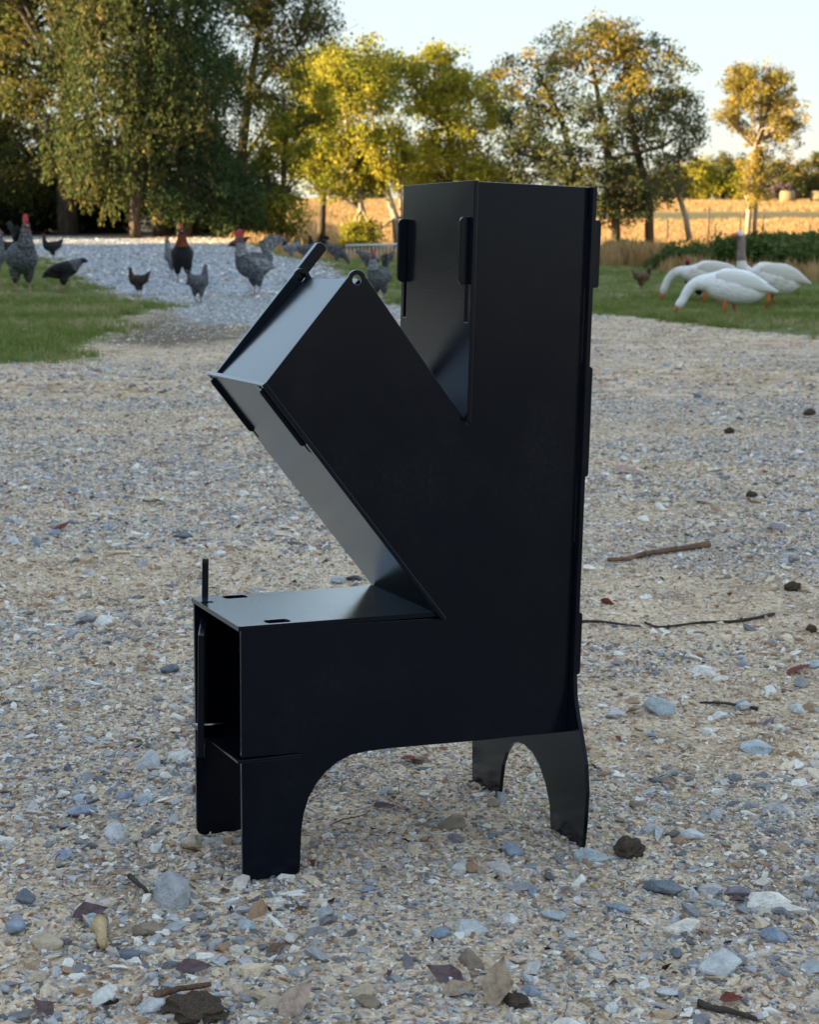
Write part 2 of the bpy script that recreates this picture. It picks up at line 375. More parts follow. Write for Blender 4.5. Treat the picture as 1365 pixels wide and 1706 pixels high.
# stones one can pick out: children of the ground
STONE_COL = dict(grey=(.40, .41, .42), blue=(.27, .32, .40), light=(.58, .59, .59), slate=(.14, .16, .19), tan=(.52, .42, .30), white=(.74, .72, .67), purple=(.22, .18, .21), brown=(.27, .20, .14), cyan=(.45, .51, .54), peach=(.60, .46, .36))
SM = {}
for k, c in STONE_COL.items():
    m, t, b = mat('stone_' + k, rough=.55, spec=.5); tc = N(t, 'ShaderNodeTexCoord')
    nz = noise(t, 1.6, 6, .7, tc.outputs['Object']); nz2 = noise(t, 9, 3, .7, tc.outputs['Object'])
    r = ramp(t, [(.28, tuple(x * .55 for x in c)), (.5, c), (.72, tuple(min(1, x * 1.3 + .03) for x in c))], nz.outputs[0])
    t.links.new(r.outputs[0], b.inputs['Base Color']); bump(t, b, nz2.outputs[0], .2, .5); SM[k] = m
stone_meshes = {}
def stone(x, y, size, key, rz=None, shape=None, flatness=1., tilt=.18):
    shape = RS.randint(0, 9) if shape is None else shape
    if (key, shape) not in stone_meshes:
        o = hull_stone('stone', SM[key], 18 + shape * 2, .52, 100 + shape); md = o.data
        bm = bmesh.new(); bm.from_mesh(md); bmesh.ops.bevel(bm, geom=list(bm.edges), offset=.035, segments=1, affect='EDGES'); bm.to_mesh(md); bm.free()
        stone_meshes[(key, shape)] = md; bpy.data.objects.remove(o)
    o = bpy.data.objects.new('stone', stone_meshes[(key, shape)])
    s = size / 2; o.scale = (s, s * RS.uniform(.8, 1.1), s * flatness * RS.uniform(.7, 1.1))
    o.rotation_euler = (RS.normal(0, tilt), RS.normal(0, tilt), RS.uniform(0, 6.28) if rz is None else rz)
    o.location = (x, y, H1(x, y) + s * .16 * flatness); link(o, ground); return o
PXST = [(195, 1392, 66, 'light'), (140, 1356, 62, 'blue'), (290, 1500, 104, 'grey'), (24, 1549, 58, 'blue'), (70, 1578, 66, 'tan'), (152, 1538, 46, 'cyan'), (210, 1594, 52, 'slate'), (247, 1278, 60, 'light'), (300, 1264, 44, 'white'), (240, 1555, 60, 'brown'), (292, 1548, 40, 'grey'), (310, 897, 36, 'slate'), (127, 935, 24, 'slate'), (197, 913, 28, 'white'), (362, 927, 30, 'white'), (175, 1040, 46, 'white'), (282, 1118, 44, 'slate'), (785, 1553, 60, 'light'), (850, 1533, 40, 'white'), (922, 1528, 58, 'cyan'), (730, 1560, 52, 'blue'), (1100, 1484, 72, 'slate'), (1032, 1516, 42, 'blue'), (1228, 1490, 54, 'purple'), (1200, 1613, 88, 'light'), (962, 1605, 27, 'slate'), (866, 1602, 38, 'peach'), (785, 1606, 60, 'brown'), (1290, 1563, 58, 'blue'), (1018, 1682, 34, 'white'), (755, 1378, 56, 'brown'), (855, 1421, 46, 'blue'), (985, 1434, 66, 'cyan'), (1147, 1396, 52, 'light'), (1262, 1250, 62, 'cyan'), (1100, 1187, 60, 'cyan'), (1240, 1180, 40, 'light'), (1350, 1616, 50, 'grey'), (1110, 1655, 42, 'light'), (250, 1680, 60, 'light'), (170, 1666, 60, 'white'), (60, 1630, 44, 'tan'), (105, 1430, 40, 'blue'), (40, 1500, 52, 'slate'), (260, 1416, 34, 'white'), (320, 1408, 60, 'tan'), (460, 1675, 56, 'tan'), (400, 1650, 50, 'peach'), (410, 1545, 38, 'cyan'), (605, 1660, 46, 'tan'), (615, 1672, 50, 'brown'), (1225, 1298, 34, 'slate'), (1060, 1345, 40, 'brown'), (90, 890, 30, 'blue'), (20, 905, 34, 'light'), (60, 905, 30, 'blue'), (250, 835, 34, 'tan'), (180, 880, 28, 'blue'), (1235, 1180, 34, 'blue'), (1330, 1185, 36, 'light'), (760, 1400, 34, 'purple'), (240, 1335, 44, 'cyan'), (205, 1330, 36, 'blue'), (565, 970, 40, 'grey'), (590, 966, 34, 'slate'), (700, 1270, 34, 'brown'), (330, 1640, 40, 'tan'), (960, 1500, 22, 'white'), (1155, 1495, 34, 'light'), (1360, 1110, 40, 'cyan'), (885, 1655, 40, 'blue'), (1125, 1590, 34, 'slate'), (1195, 1510, 34, 'cyan')]
for (u, v, wd, k) in PXST:
    p = gp(u, v); stone(p[0], p[1], wd / F * np.linalg.norm(p - [0, 0, HC]) * 1.05, k)
p = region(700, 1.5, 9, .5); keys = ['grey', 'blue', 'light', 'slate', 'tan', 'white', 'cyan', 'brown', 'purple', 'blue', 'grey']
g = masks(p[:, 0], p[:, 1]); fn = fieldnoise(p[:, 0], p[:, 1], 2.3, 2.)
fp = (p - (SP0[:2] + SRW[:2, :2] @ np.array([.27, .1])))
p = p[(g[0] < .2) & (RS.rand(len(p)) < .25 + fn) & (np.hypot(fp[:, 0], fp[:, 1]) > .1)][:225]
for q in p: stone(q[0], q[1], RS.uniform(.018, .042) * (.75 + .06 * q[1]), keys[RS.randint(len(keys))])

# ================================================================== STOVE
def sv(u, v, axis, val):
    """pixel -> point on a plane of the stove's own axes (metres)"""
    d = SRW.T @ ray(u, v); o = SRW.T @ (np.array([0, 0, HC]) - SP0)
    tt = (val - o[axis]) / d[axis]; return o + d * tt
sm, t, b = mat('black_satin_paint', (.003, .0042, .0085), .24, .45)
tc = N(t, 'ShaderNodeTexCoord'); nz = noise(t, 9, 4, .6, tc.outputs['Object']); nz2 = noise(t, 420, 2, .6, tc.outputs['Object'])
rr_ = N(t, 'ShaderNodeMapRange'); rr_.inputs[3].default_value = .10; rr_.inputs[4].default_value = .24; t.links.new(nz.outputs[0], rr_.inputs[0]); t.links.new(rr_.outputs[0], b.inputs['Roughness'])
b.inputs['Specular IOR Level'].default_value = 0
nd = noise(t, 5, 8, .72, tc.outputs['Object']); nd2 = noise(t, 160, 3, .7, tc.outputs['Object'])
dm = math_(t, 'MULTIPLY', ramp(t, [(.48, (0, 0, 0)), (.78, (1, 1, 1))], nd.outputs[0]).outputs[0], ramp(t, [(.45, (.25, .25, .25)), (.72, (1, 1, 1))], nd2.outputs[0]).outputs[0])
t.links.new(mixc(t, dm, (.003, .0042, .0085), (.016, .0165, .018)), b.inputs['Base Color'])
lw_ = N(t, 'ShaderNodeLayerWeight'); lw_.inputs[0].default_value = .5
fr_ = math_(t, 'ADD', math_(t, 'MULTIPLY', math_(t, 'POWER', lw_.outputs['Facing'], 3.1), .97), .012)
gl = N(t, 'ShaderNodeBsdfGlossy'); gl.inputs[0].default_value = (.86, .93, 1, 1); t.links.new(rr_.outputs[0], gl.inputs['Roughness'])
bn = bump(t, b, nz2.outputs[0], .0004, .25); t.links.new(bn.outputs[0], gl.inputs['Normal'])
ms = N(t, 'ShaderNodeMixShader'); t.links.new(fr_, ms.inputs[0]); t.links.new(b.outputs[0], ms.inputs[1]); t.links.new(gl.outputs[0], ms.inputs[2])
t.links.new(ms.outputs[0], [n_ for n_ in t.nodes if n_.type == 'OUTPUT_MATERIAL'][0].inputs[0])
stove = empty('rocket_stove'); tag(stove, 'black steel plate rocket stove with tall chimney, slanted hopper and four legs', 'stove')
stove.matrix_world = Matrix([[*SRW[0], SP0[0]], [*SRW[1], SP0[1]], [*SRW[2], SP0[2]], [0, 0, 0, 1]])
TH = .0062
def plate(name, outline, holes, frame, th, label=None, bev=.0011, parent=stove):
    """outline/holes 2-D; frame maps (a, b, n) to stove coordinates; extruded th along n"""
    loops = [outline] + holes
    v2 = [tuple(map(float, p)) for l in loops for p in l]
    tris = geometry.tessellate_polygon([[Vector((x, y, 0)) for x, y in l] for l in loops])
    nV = len(v2); V = [frame(x, y, 0) for x, y in v2] + [frame(x, y, th) for x, y in v2]
    Fc = [tuple(tr) for tr in tris] + [tuple(i + nV for i in tr[::-1]) for tr in tris]
    s = 0
    for l in loops:
        m = len(l); Fc += [(s + i, s + (i + 1) % m, nV + s + (i + 1) % m, nV + s + i) for i in range(m)]; s += m
    me = bpy.data.meshes.new(name); me.from_pydata([tuple(map(float, q)) for q in V], [], Fc)
    bm = bmesh.new(); bm.from_mesh(me); bmesh.ops.recalc_face_normals(bm, faces=bm.faces)
    if bev: bmesh.ops.dissolve_limit(bm, angle_limit=.01, verts=bm.verts, edges=bm.edges)
    bm.to_mesh(me); bm.free(); me.materials.append(sm)
    o = link(bpy.data.objects.new(name, me), parent)
    if bev:
        md = o.modifiers.new('bevel', 'BEVEL'); md.width = bev; md.segments = 2; md.limit_method = 'ANGLE'; md.angle_limit = R(40); md.harden_normals = False
    if label: o['label'] = label
    return o
def arc(c, r, a0, a1, n=10): return [(c[0] + r * math.cos(R(a0 + (a1 - a0) * i / n)), c[1] + r * math.sin(R(a0 + (a1 - a0) * i / n))) for i in range(n + 1)]
W = .2129 * SCALE; E_ = .0105
f0 = lambda u, v: sv(u, v, 1, 0.)[[0, 2]]
XC0 = f0(781, 500)[0]; XC1 = f0(975, 500)[0]; ZT = f0(885, 305)[1]
XC0 = .5 * (f0(791, 300)[0] + f0(781, 700)[0]); XC1 = .5 * (f0(982, 312)[0] + f0(944, 1216)[0])
top_l = f0(791, 301); top_r = f0(983, 313)
ZT = .5 * (top_l[1] + top_r[1])
notch = f0(780, 707); low = f0(740, 1029); mouth_lo = f0(441, 640); eye = f0(595, 466)
fb_tl = f0(401, 1049); belly_r = f0(949, 1219); belly_l = f0(640, 1248)
leg_bl = f0(405, 1468); leg_br = f0(499, 1458)
dirT = (notch - eye) / np.linalg.norm(notch - eye); dirM = (eye - mouth_lo) / np.linalg.norm(eye - mouth_lo)
nrmT = np.array([dirT[1], -dirT[0]]); nrmT = nrmT if nrmT[1] > 0 else -nrmT
er = .0125
aT = math.degrees(math.atan2(nrmT[1], nrmT[0])); nM = np.array([-dirM[1], dirM[0]]); nM = nM if nM[0] < 0 else -nM
aM = math.degrees(math.atan2(nM[1], nM[0]))
eye_arc = arc(eye, er, aM + 25, aT - 25, 12)
def rnd(pts): return [tuple(p) for p in pts]
slot_a = f0(402, 1262); slot_b = f0(500, 1255); slot_c = f0(500, 1261); slot_d = f0(402, 1271)
def side_outline(slot=True):
    o = [(XC0, ZT), (XC1, ZT), (XC1, belly_r[1])]
    o += rnd([f0(*q) for q in [(800, 1234), (650, 1247), (612, 1252), (585, 1258), (562, 1270), (543, 1286), (527, 1306), (514, 1330), (506, 1356), (502, 1385), (500, 1440), (499, 1452), (494, 1457)]])
    o += rnd([f0(*q) for q in [(416, 1468), (408, 1466), (404, 1458)]])
    if slot: o += [tuple(slot_d), tuple(slot_c), tuple(slot_b), tuple(slot_a)]
    o += [(fb_tl[0], fb_tl[1] - .0), tuple(low), tuple(mouth_lo)]
    o += eye_arc + [tuple(notch)]
    return o
so_ = side_outline()
hole_e = arc(eye, .0064, 0, 345, 15)
spn = plate('side_plate', so_, [hole_e], lambda a, b_, n: (a, n, b_), TH, 'side plate facing the viewer, Y-shaped with an arched leg')
spf = plate('side_plate', side_outline(False), [hole_e], lambda a, b_, n: (a, W - TH + n, b_), TH)
FBX0 = f0(401, 1049)[0]; ZF = .5 * (fb_tl[1] + low[1])
# chimney plates (left and right), proud of the side plates, slots for the hooks
def slot(cy, z0, z1, hw=.0038): return [(cy - hw, z0), (cy + hw, z0), (cy + hw, z1), (cy - hw, z1)]
zc = lambda v: sv(775, v, 0, XC0)[2]
z_hook_t, z_hook_b, z_slot_b = zc(362), zc(474), zc(536)
ZN = notch[1] + .004
plate('chimney_plate', [(-E_, ZN), (W + E_, ZN), (W + E_, ZT + .001), (-E_, ZT + .001)], [slot(TH / 2, z_slot_b, z_hook_t), slot(W - TH / 2, z_slot_b, z_hook_t)],
      lambda a, b_, n: (XC0 - TH + n - .0005, a, b_), TH)
def hook(x0, x1, yc, z0, z1, name='hook'):
    r = .006; o = arc((x0 + r, z1 - r), r, 180, 90, 5) + [(x1, z1), (x1, z0)] + arc((x0 + r, z0 + r), r, 270, 180, 5)
    if x0 > x1: pass
    return plate(name, o, [], lambda a, b_, n: (a, yc - TH / 2 + .0003 + n, b_), TH - .0006, parent=spn if yc < W / 2 else spf)
hx = sv(763, 470, 1, TH / 2)[0]
for yc in (TH / 2, W - TH / 2): hook(hx, XC0 - .0002, yc, z_hook_b, z_hook_t)
# right plate with rear legs
zr = lambda u, v: sv(u, v, 0, XC1)
arch = [zr(*q)[[1, 2]] for q in [(917, 1385), (915, 1340), (908, 1305), (898, 1275), (886, 1253), (872, 1240), (860, 1236), (850, 1241), (842, 1254), (836, 1274), (833, 1298), (830, 1330)]]
near = [zr(*q)[[1, 2]] for q in [(968, 1421), (973, 1372), (976, 1320), (974, 1275), (968, 1235), (960, 1190), (956, 1160)]]
ymid = W / 2
far_b = 2 * ymid - near[0][0]
foot_in = zr(918, 1391)[[1, 2]]
yl = [tuple(foot_in)] + [tuple(q) for q in arch]
lf = zr(828, 1339)[[1, 2]]; lo_ = zr(786, 1314)[[1, 2]]
right = [tuple(q) for q in near] + [(-E_, near[-1][1] + .03), (-E_, ZT), (W + E_, ZT), (W + E_, near[-1][1] + .03)]
up_ = zr(786, 1237)[[1, 2]]
farside = [tuple(up_), tuple(lo_), tuple(lf)]
outl = right + farside + [tuple(q) for q in arch[::-1]] + [tuple(foot_in)]
zs = lambda v: sv(980, v, 0, XC1)[2]
hz = [(zs(480), zs(366), zs(606)), (zs(800), zs(612), zs(910)), (zs(1140), zs(1032), zs(1150))]
plate('rear_plate', outl, [slot(TH / 2, h[2], h[1], .0034) for h in hz[:2]] + [slot(W - TH / 2, h[2], h[1], .0034) for h in hz[:2]], lambda a, b_, n: (XC1 + n + .0005, a, b_), TH, 'end plate with two flared legs under an arch')
def rhook(x0, x1, yc, z0, z1):
    r = .005; o = [(x0, z0)] + arc((x1 - r, z0 + r), r, 270, 360, 5) + arc((x1 - r, z1 - r), r, 0, 90, 5) + [(x0, z1)]
    return plate('hook', o, [], lambda a, b_, n: (a, yc - TH / 2 + .0003 + n, b_), TH - .0006, parent=spn if yc < W / 2 else spf)
for i, h in enumerate(hz):
    for yc in (TH / 2, W - TH / 2): rhook(XC1 + .0002 if i < 2 else XC1 + TH + .0008, XC1 + TH + (.0165 if i == 0 else .0125), yc, h[0], h[1])
# firebox top plate, in its own horizontal plane, with two oblong slots and a slot for the damper
zt_ = ZF
pt = lambda u, v: sv(u, v, 2, zt_ + TH)[:2]
c_nl, c_fl, c_fr, c_nr = pt(402, 1046), pt(319, 995), pt(640, 978), pt(738, 1027)
def oblong(u, v, L=.034, hw=.0098):
    c = pt(u, v); c[1] = min(max(c[1], .0145), W - .0145); return [(c[0] - L / 2, c[1] - hw * .5), (c[0] - L / 2 + .003, c[1] - hw), (c[0] + L / 2 - .003, c[1] - hw), (c[0] + L / 2, c[1] - hw * .5), (c[0] + L / 2, c[1] + hw * .5), (c[0] + L / 2 - .003, c[1] + hw), (c[0] - L / 2 + .003, c[1] + hw), (c[0] - L / 2, c[1] + hw * .5)]
dp = pt(341, 1004)
c_nl = np.array([FBX0 - .004, -.001]); c_nr = np.array([low[0] - .001, -.001]); c_fr = np.array([low[0] - .001, W + .001]); 
c_fl = np.array([min(c_fl[0], FBX0 - .002), W + .001])
plate('firebox_top', [tuple(c_nl), tuple(c_nr), tuple(c_fr), tuple(c_fl)], [oblong(388, 993), oblong(466, 1038), [(dp[0] - .006, dp[1] - .005), (dp[0] + .011, dp[1] - .005), (dp[0] + .011, dp[1] + .005), (dp[0] - .006, dp[1] + .005)]], lambda a, b_, n: (a, b_, zt_ + .0004 + n), TH, 'flat firebox top plate with two oblong slots', bev=0)
# firebox floor
zfl = slot_d[1]
plate('firebox_floor', [(FBX0 - .002, .0005), (XC1 - .001, TH + .0005), (XC1 - .001, W - TH - .0005), (FBX0 - .002, W - TH - .0005)][0:0] + [(FBX0 - .003, -.0015), (slot_c[0] - .001, -.0015), (slot_c[0] - .001, TH + .0006), (XC1 - .001, TH + .0006), (XC1 - .001, W - TH - .0006), (FBX0 - .003, W - TH - .0006)], [], lambda a, b_, n: (a, b_, zfl - .0008 + n), TH * .72, 'firebox floor plate slotted into the side plate')
# hopper top and underside
def slab(name, p, q, th, y0, y1, side, holes=(), label=None):
    """inclined plate from p to q (x,z); local a along p->q, b = y"""
    p = np.array(p); q = np.array(q); L = np.linalg.norm(q - p); d = (q - p) / L; nn = np.array([-d[1], d[0]]) * side
    fr = lambda a, b_, n: (p[0] + d[0] * a + nn[0] * n, b_, p[1] + d[1] * a + nn[1] * n)
    return plate(name, [(0, y0), (L, y0), (L, y1), (0, y1)], list(holes), fr, th, label), L, fr
e_top = eye + dirT * .02
slab('hopper_top', e_top - nrmT * .004, notch + np.array([-.002, .0]) - nrmT * .004 , TH, TH + .0005, W - TH - .0005, -1 if nrmT[1] > 0 else 1)
dL = (low - mouth_lo) / np.linalg.norm(low - mouth_lo); nL = np.array([-dL[1], dL[0]]); nL = nL if nL[0] < 0 else -nL
side_ = 1 if np.allclose(np.array([-dL[1], dL[0]]), nL) else -1
p0 = mouth_lo - dL * .004 + nL * .0004; p1 = low + nL * .0004 - dL * .002
hs = [[(.0025, y - .0036), (.112, y - .0036), (.112, y + .0036), (.0025, y + .0036)] for y in (TH / 2, W - TH / 2)]
slab('hopper_underside', p0, p1, TH, -E_, W + E_, side_, hs, 'sloping underside plate of the hopper')
for yc in (TH / 2, W - TH / 2):
    a0, a1, hh_ = .006, .100, TH + .0055
    r = .005
    o2 = [(a0, 0)] + [(a0 + r - r * math.cos(R(q)), hh_ - r + r * math.sin(R(q))) for q in (0, 30, 60, 90)] + [(a1 - r + r * math.sin(R(q)), hh_ - r + r * math.cos(R(q))) for q in (0, 30, 60, 90)] + [(a1, 0)]
    plate('hook', o2, [], lambda a, b_, n, yc=yc: (p0[0] + dL[0] * a + nL[0] * b_, yc - TH / 2 + .0003 + n, p0[1] + dL[1] * a + nL[1] * b_), TH - .0006, parent=spn if yc < W / 2 else spf)
# hopper lid, resting a little below the rim of the side plates
inn = -nM
l0 = mouth_lo + inn * .0035 + dirM * .004; l1 = eye + inn * .0035 + dirM * .004
lid, LL, fr = slab('hopper_lid', l0, l1, TH, TH + .0012, W - TH - .0012, 1 if np.allclose(np.array([-dirM[1], dirM[0]]), inn) else -1, (), 'flat hopper lid reflecting the pale sky')
# lever of the lid, outside the far side plate
yb = W + .003
h0 = sv(487, 474, 1, yb)[[0, 2]]; h1 = sv(536, 411, 1, yb)[[0, 2]]
hd = (h1 - h0) / np.linalg.norm(h1 - h0); hn = np.array([-hd[1], hd[0]])
hw_ = .0080
plate('lid_handle', [tuple(h0 - hn * hw_), tuple(h1 - hn * hw_), tuple(h1 + hd * .004 - hn * hw_ * .5), tuple(h1 + hd * .004 + hn * hw_ * .5), tuple(h1 + hn * hw_), tuple(h0 + hn * hw_)], [], lambda a, b_, n: (a, yb + n, b_), .013, 'short flat lever at the top of the hopper', parent=lid)
# damper door standing open in the firebox mouth
zsh = zt_ - .02
pa = sv(341, 1022, 2, zsh)[:2]; pb = sv(335, 1058, 2, zsh)[:2]
dd = (pb - pa) / np.linalg.norm(pb - pa); dn = np.array([-dd[1], dd[0]]); Ld = np.linalg.norm(pb - pa)
zb_ = (lambda o, d: (o + d * ((pb - o[:2]) @ (pb - o[:2]) / (d[:2] @ (pb - o[:2])))[()] if False else o + d * (np.linalg.norm(pb - o[:2]) / np.linalg.norm(d[:2]))))(SRW.T @ (np.array([0, 0, HC]) - SP0), SRW.T @ ray(336, 1262))[2]
ztop = (lambda o, d: o + d * (np.linalg.norm(dp - o[:2]) / np.linalg.norm(d[:2])))(SRW.T @ (np.array([0, 0, HC]) - SP0), SRW.T @ ray(342, 942))[2]
hb = -.004
ddoor = plate('damper_door', [(-.03, zb_), (Ld, zb_), (Ld, zsh), (hb + .014, zsh), (hb + .012, zt_ - .004), (hb + .010, ztop - .004), (hb + .006, ztop), (hb - .004, ztop), (hb - .008, ztop - .004), (hb - .010, zsh), (-.03, zsh)], [], lambda a, b_, n: (pa[0] + dd[0] * a + dn[0] * (n - .0045), pa[1] + dd[1] * a + dn[1] * (n - .0045), b_), .009, 'damper door swung open with its handle through the top')
pq = pa + dd * Ld * .55
o_c = SRW.T @ (np.array([0, 0, HC]) - SP0)
def on_r(u, v):
    d = SRW.T @ ray(u, v); return o_c + d * (np.linalg.norm(pq - o_c[:2]) / np.linalg.norm(d[:2]))
q0, q1 = on_r(325, 1208), on_r(371, 1205)
bb = MB(); bb.tube([q0, .5 * (q0 + q1) + [0, 0, -.0006], q1], [.0024, .0016, .0014], 8)
wm, _, _b = mat('bright_steel_pin', (.55, .56, .58), .3, .5, 1.0)
bb.build('hinge_pin', wm, ddoor, True)

# ================================================================== TREES
barkm = {}
def bark(name, a, b2):
    m, t, b = mat(name, rough=.9, spec=.1); tc = N(t, 'ShaderNodeTexCoord')
    mp = N(t, 'ShaderNodeMapping'); mp.inputs['Scale'].default_value = (6, 6, 1.2); t.links.new(tc.outputs['Object'], mp.inputs[0])
    nz = noise(t, 2.5, 5, .65, mp.outputs[0]); r = ramp(t, [(.35, a), (.65, b2)], nz.outputs[0])
    t.links.new(r.outputs[0], b.inputs['Base Color']); bump(t, b, nz.outputs[0], .05, .8); return m
BARK = bark('bark_brown', (.05, .04, .03), (.15, .12, .09)); BARKP = bark('bark_pale', (.22, .17, .12), (.48, .40, .30))
L_DARK = leaf_mat('leaf_dark_green', [(0, (.03, .055, .026)), (.6, (.062, .10, .043)), (1, (.11, .14, .05))], .3)
L_OLIVE = leaf_mat('leaf_olive', [(0, (.045, .06, .02)), (.45, (.095, .11, .032)), (.75, (.20, .155, .05)), (1, (.34, .20, .075))], .35)
L_WILLOW = leaf_mat('leaf_willow', [(0, (.035, .055, .022)), (.45, (.07, .09, .032)), (.75, (.16, .14, .05)), (1, (.36, .23, .10))], .3)
L_YEL = leaf_mat('leaf_yellow_green', [(0, (.07, .085, .012)), (.4, (.19, .205, .03)), (.72, (.37, .33, .045)), (1, (.50, .39, .07))], .45)
L_GOLD = leaf_mat('leaf_gold', [(0, (.11, .10, .025)), (.4, (.25, .205, .045)), (.8, (.38, .285, .06)), (1, (.44, .29, .07))], .45)
L_GREY = leaf_mat('leaf_grey_green', [(0, (.045, .06, .028)), (.5, (.10, .115, .052)), (.72, (.22, .18, .045)), (1, (.38, .25, .04))], .35)
def leaves_mesh(cent, size, aspect=.55, droop=0., rs=RS):
    n = len(cent); u = rs.normal(size=(n, 3)); u[:, 2] -= droop * 2.5; u /= np.linalg.norm(u, axis=1)[:, None]
    v = np.cross(u, rs.normal(size=(n, 3))); v /= np.linalg.norm(v, axis=1)[:, None] + 1e-9
    s = size * rs.uniform(.6, 1.35, (n, 1)); U = u * s * .5; V = v * s * .5 * aspect
    q = np.stack([cent - U, cent - U * .1 + V, cent + U, cent - U * .1 - V], 1); return q.reshape(-1, 3)
def tree(name, base, trunks, lobes, leafm, label, cat='tree', group=None, clumps=160, per=110, leaf=.11, cr=.45, barkmat=None, seed=0, tintf=None, droop=0., strands=False, shell=.55, limbs=45, gap=0.):
    """trunks: list of polylines [(x,y,z,r),...]; lobes: (cx,cy,cz,rx,ry,rz,weight), all relative to the base"""
    rs = np.random.RandomState(seed + 11)
    root = empty(name, base); tag(root, label, cat, group)
    lw = np.array([l[6] for l in lobes]); lw = lw / lw.sum()
    pick = rs.choice(len(lobes), clumps, p=lw)
    d = rs.normal(size=(clumps, 3)); d /= np.linalg.norm(d, axis=1)[:, None]
    rad = (shell + (1 - shell) * rs.rand(clumps)) * rs.uniform(.85, 1.12, clumps)
    L = np.array([l[:6] for l in lobes])[pick]
    cc = L[:, :3] + d * L[:, 3:] * rad[:, None]
    cc[:, 2] = np.maximum(cc[:, 2], .25)
    tb = rs.rand(clumps)
    if tintf is not None: tb = np.clip(tintf(cc, rs), 0, 1)
    C = np.repeat(cc, per, 0); n = len(C)
    csz = np.repeat(cr * rs.uniform(.6, 1.3, clumps), per)
    off = rs.normal(size=(n, 3)); off *= (rs.rand(n, 1) ** .5) / (np.linalg.norm(off, axis=1)[:, None]) * 1.15
    if strands:
        sx = np.repeat(rs.normal(0, .5, (clumps * 5, 2)), per // 5 + 1, 0)[:n]
        zz = -rs.rand(n) * 3.2; P_ = C + np.stack([sx[:, 0] * csz + rs.normal(0, .05, n), sx[:, 1] * csz + rs.normal(0, .05, n), zz * csz], 1)
    else:
        P_ = C + off * csz[:, None] * [1, 1, .75]
    P_[:, 2] = np.maximum(P_[:, 2], .03)
    V = leaves_mesh(P_, leaf, .5, droop, rs)
    ti = np.clip(np.repeat(tb, per) * .75 + rs.rand(n) * .3 - .02, 0, 1)
    fast_quads('crown', V, leafm, {'tint': np.repeat(ti, 4)}, root)
    mb = MB()
    for tr in trunks: mb.tube([q[:3] for q in tr], [q[3] for q in tr], 9)
    allp = [np.array(q) for tr in trunks for q in tr[1:]]
    for i in rs.choice(clumps, min(limbs, clumps), replace=False):
        c = cc[i]; cand = [a for a in allp if a[2] < c[2] + .3] or allp
        a = min(cand, key=lambda a: np.linalg.norm((a[:3] - c) * [1, 1, .7]))
        mid = (a[:3] + c) / 2 + rs.normal(0, .12, 3) + [0, 0, .12 * np.linalg.norm(c - a[:3])]
        r0 = min(a[3] * .6, .05 + .015 * np.linalg.norm(c - a[:3])); mb.tube([a[:3], mid, c], [r0, r0 * .55, r0 * .18], 5, False)
        for _ in range(2):
            e = c + rs.normal(0, cr * .7, 3); mb.tube([mid * .4 + c * .6, (c + e) / 2, e], [r0 * .35, r0 * .2, .006], 4, False)
    mb.build('trunk', barkmat or BARK, root, True)
    return root
def gz_(x, y): return H1(x, y)
def tx(u, D): return (u - CX) / F * D / 1.0                # x of a column at forward distance D (level)
def tz(v, D): return HC + (HOR - v) / F * D                # height of a row at distance D
def spot(u, D):
    x = tx(u, D); return (x, D, gz_(x, D) - .02)
def rel(u, v, D, base): return (tx(u, D) - base[0], tz(v, D) - base[2])
def lob(base, D, u, v, wu, wv, dy=0, depth=None, weight=1.):
    x, z = rel(u, v, D, base); rx, rz = wu / F * D, wv / F * D
    return (x, dy, z, rx, depth or max(rx, rz) * .9, rz, weight)
def trunk_px(D, base, pts, dy=0):
    return [(rel(u, v, D, base)[0], dy + i * .05, rel(u, v, D, base)[1], r) for i, (u, v, r) in enumerate(pts)]

# left woods
D = 46; B = spot(120, D)
tree('broadleaf_tree', B, [trunk_px(D, B, [(120, 402, .30), (118, 300, .25), (125, 150, .2), (130, -60, .12), (120, -200, .05)])],
     [lob(B, D, 60, 40, 160, 150, 0, 2.6), lob(B, D, 120, -130, 170, 130, 0, 2.6), lob(B, D, 40, 250, 130, 110, .5, 2.2, .8)], L_OLIVE,
     'tall olive-brown leafed tree at the dark end of the woods behind the drive', clumps=300, per=120, leaf=.13, cr=.5, seed=1,
     tintf=lambda c, rs: .25 + .45 * rs.rand(len(c)) + .25 * (rs.rand(len(c)) < .18))
D = 43; B = spot(235, D)
tree('willow_tree', B, [trunk_px(D, B, [(232, 405, .16), (228, 330, .13), (240, 200, .11), (250, 60, .08), (250, -60, .04)]), trunk_px(D, B, [(232, 360, .10), (245, 300, .08), (285, 180, .05), (300, 60, .03)])],
     [lob(B, D, 210, 70, 120, 110, 0, 1.9), lob(B, D, 240, -70, 140, 90, 0, 1.9), lob(B, D, 190, 230, 110, 70, 0, 1.7, .9), lob(B, D, 300, 130, 80, 90, -.3, 1.3, .6)], L_WILLOW,
     'drooping willow with golden-brown hanging strands in front of the woods', clumps=340, per=150, leaf=.115, cr=.42, seed=2, droop=.8, strands=True,
     tintf=lambda c, rs: .15 + .5 * rs.rand(len(c)) + .3 * (rs.rand(len(c)) < .22))
D = 44; B = spot(330, D)
